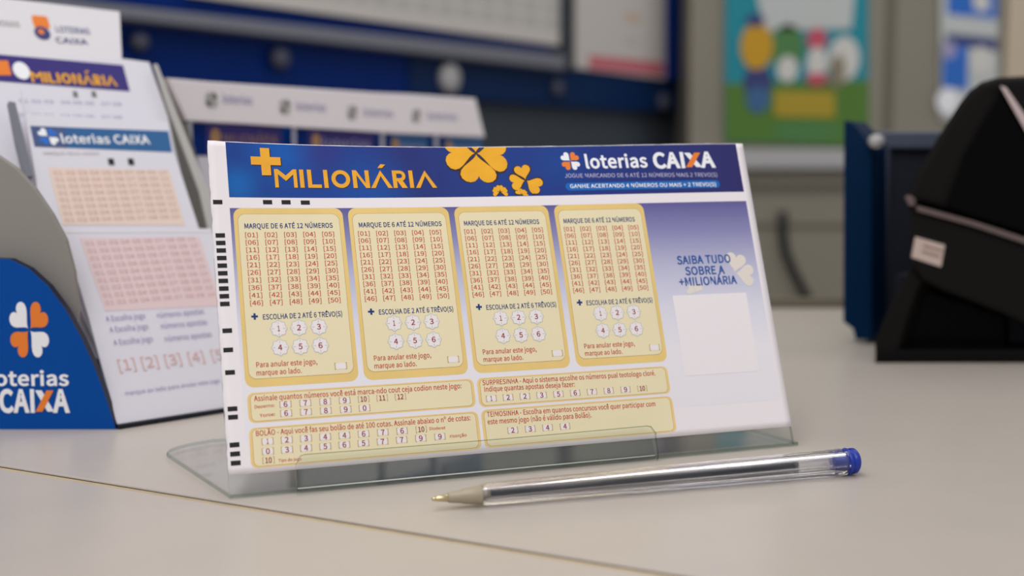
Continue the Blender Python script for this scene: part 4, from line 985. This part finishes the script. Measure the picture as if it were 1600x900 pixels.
pa = WALL_A.px(960, 68); v.text('CAIXA', pa[0], pa[1], 3.4, .9, 'notice_cell', 1, .0)
v.build('notice_print', n2, 'orange words above a red band')

# ================================================================== RIGHT WALL posters
def wb(pr, px, m, layer): pr.quad(px, m, layer)
ps = thing('wall_poster', WALL_B.P(*WALL_B.px(1245, 110), 1), 'colourful poster in teal, green and yellow on the olive wall', 'poster')
pslab('poster_sheet', WALL_B, [(1134, -60), (1357, -60), (1357, 230), (1132, 222)], .5, 'teal', ps, h0=.8, bev=.05)
v = Print(WALL_B.shift(.8), step=.06)
def el(x, y, rx, ry, m, l):
    pl = v.pl; c = pl.px(x, y); k = 215 / F; v.poly(ell(c[0], c[1], rx * k, ry * k), m, l)
v.quad([(1170, -60), (1340, -60), (1330, 45), (1195, 48)], 'sky_grey', 2)
v.quad([(1133, 130), (1357, 125), (1357, 229), (1133, 221)], 'green', 1)
el(1230, 75, 26, 36, 'green_mid', 2); el(1182, 72, 25, 36, 'yellow', 4); el(1180, 32, 14, 10, 'p_navy', 5); el(1184, 128, 22, 26, 'p_navy', 3); el(1184, 155, 18, 20, 'p_blue', 4)
el(1230, 108, 16, 20, 'p_white', 4); el(1276, 62, 15, 18, 'p_red', 4); el(1276, 100, 16, 26, 'p_white', 5); el(1276, 124, 16, 10, 'p_red', 6)
el(1318, 92, 24, 34, 'p_white', 4); el(1308, 112, 12, 26, 'p_brown', 5)
v.quad([(1210, 142), (1304, 144), (1304, 184), (1210, 182)], 'yellow_dull', 3)
el(1260, 205, 55, 14, 'green_mid', 2)
v.build('poster_print', ps, 'soft patches of yellow, navy, red and white over green')
p2 = thing('notice_sheet_upper', WALL_B.P(*WALL_B.px(1515, 70), 1), 'tall white notice with cobalt blue blocks above the black terminal', 'notice')
p2.name = 'wall_notice'
pslab('notice_sheet', WALL_B, [(1470, -60), (1560, -60), (1560, 190), (1470, 186)], .5, 'sky_grey', p2, h0=.8)
v = Print(WALL_B.shift(.8), step=.06)
v.quad([(1480, -60), (1558, -60), (1558, 30), (1480, 22)], 'p_cobalt', 1); v.quad([(1515, -60), (1545, -60), (1545, 18), (1522, 16)], 'p_white', 2)
v.quad([(1478, 52), (1558, 60), (1558, 80), (1478, 68)], 'p_navy', 1); v.quad([(1472, 68), (1512, 72), (1512, 140), (1472, 136)], 'p_cobalt', 2); el(1482, 78, 12, 14, 'ink_soft_violet', 3)
el(1532, 95, 18, 22, 'p_white', 2); el(1480, 158, 17, 20, 'ink_white', 3)
v.build('notice_print', p2, 'cobalt and navy blocks')

# ================================================================== BLUE BOX on the counter
BX = Plane((0, 66.5, 0), X, Z)
bx = thing('partition_stand', BX.P(*BX.px(1342, 534)), 'dark blue upright board with slate frame, standing left of the black terminal', 'stand')
bo = pslab('side_board', BX, [(1318, 188), (1330, 190), (1344, 205), (1362, 232), (1362, 531), (1336, 531), (1332, 514), (1317, 503)], 2.5, 'box_blue', bx, bev=.08, bvec=d1)
BX2 = Plane((0, 69, 0), X, Z); z0 = 0
lx0, lx1 = BX2.px(1362, 300)[0], BX2.px(1500, 300)[0]; tz = BX2.px(1362, 222)[1]
slab('back_panel', BX2, rect(lx0, 0, lx1, tz), .5, 'box_dark', bx, bvec=d1)
slab('top_rail', BX2, rect(lx0 - .1, tz - .4, lx1, tz + .6), 1.0, 'box_slate', bx, h0=.5, bev=.15, bvec=d1)
slab('frame_post', BX2, rect(lx0 - .1, 0, lx0 + .75, tz), .6, 'box_slate', bx, h0=.5, bev=.1, bvec=d1)
slab('foot', BX2, rect(lx0 - .1, 0, lx1, .5), 1.5, 'box_dark', bx, h0=.6, bev=.1, bvec=d1)
cpos = BX.P(*BX.px(1365, 221), .2); tube('corner_cap', [cpos - Vector((0, .6, 0)), cpos, cpos - Vector((0, .12, 0)) * -1], [.38, .38, .2], 'rail_white', bx, n=16)

# ================================================================== BLACK TERMINAL
MT = Plane((0, 60.4, 0), X, Z)
tm = thing('lottery_terminal', MT.P(*MT.px(1480, 566)), 'black plastic terminal with curved hood and small label, cut by the right edge', 'machine')
zlow = 0.0
def ms(name, px, t, m, h0=0, bev=.15, **k): return pslab(name, MT, px, t, m, tm, h0=h0, bev=bev, seg=3, bvec=d1, **k)
bx0, bx1 = MT.px(1364, 560)[0], MT.px(1720, 560)[0]
slab('foot_plate', MT, rect(bx0, 0, bx1, MT.px(1364, 546)[1]), 16, 'black_soft', tm, bev=.15, h0=.2, bvec=d1)
ms('support_leg', [(1430, 400), (1400, 460), (1382, 492), (1366, 535), (1366, 552), (1402, 552), (1416, 500), (1432, 455), (1446, 432)], 14, 'black_plastic', h0=.1)
ms('inner_panel', [(1400, 430), (1720, 430), (1720, 555), (1400, 555)], 10, 'box_dark', h0=-2.5, bev=.05)
ms('front_cover', [(1446, 452), (1570, 492), (1572, 552), (1412, 552), (1424, 505)], .8, 'black_gloss', h0=-1.6, bev=.1)
ms('lower_shell', [(1416, 318), (1432, 326), (1520, 352), (1600, 378), (1720, 410), (1720, 545), (1600, 508), (1560, 490), (1470, 455), (1440, 440), (1424, 418), (1420, 380)], 15, 'black_plastic', h0=.5, bev=.3)
ms('hood', [(1412, 306), (1430, 268), (1462, 214), (1496, 160), (1512, 140), (1530, 127), (1555, 120), (1620, 117), (1720, 122), (1720, 402), (1600, 368), (1520, 343), (1434, 318), (1420, 316)], 14, 'black_plastic', h0=.1, bev=.5)
ms('screen', [(1568, 140), (1640, 250), (1720, 370), (1720, 396), (1600, 362), (1520, 338), (1480, 322), (1510, 240)], .3, 'black_gloss', h0=.35, bev=.05)
ms('screen_edge_highlight', [(1562, 134), (1570, 136), (1612, 196), (1660, 272), (1652, 275), (1602, 205)], .3, 'highlight_pale', h0=.55, bev=.04)  # highlight along the screen edge, made as a pale strip
ms('lip_highlight', [(1432, 322), (1520, 346), (1600, 372), (1720, 405), (1720, 414), (1600, 381), (1520, 354), (1432, 330)], .4, 'trim_highlight_rose', h0=.75, bev=.05)  # edge highlight of the lip, put into a pinkish grey strip
ms('hinge_cap', [(1413, 307), (1420, 305), (1428, 312), (1428, 322), (1420, 322)], .4, 'trim_highlight_rose', h0=.7, bev=.05)
st = ms('label_sticker', [(1430, 370), (1476, 383), (1470, 417), (1424, 402)], .08, 'sticker', h0=.6, bev=0)
v = Print(MT.shift(.6), step=.03); 
for a, b in (((1436, 382), (1466, 391)), ((1434, 391), (1462, 400))): v.line(MT.px(*a), MT.px(*b), .1, 'sticker_ink', 1)
v.build('sticker_lines', st)
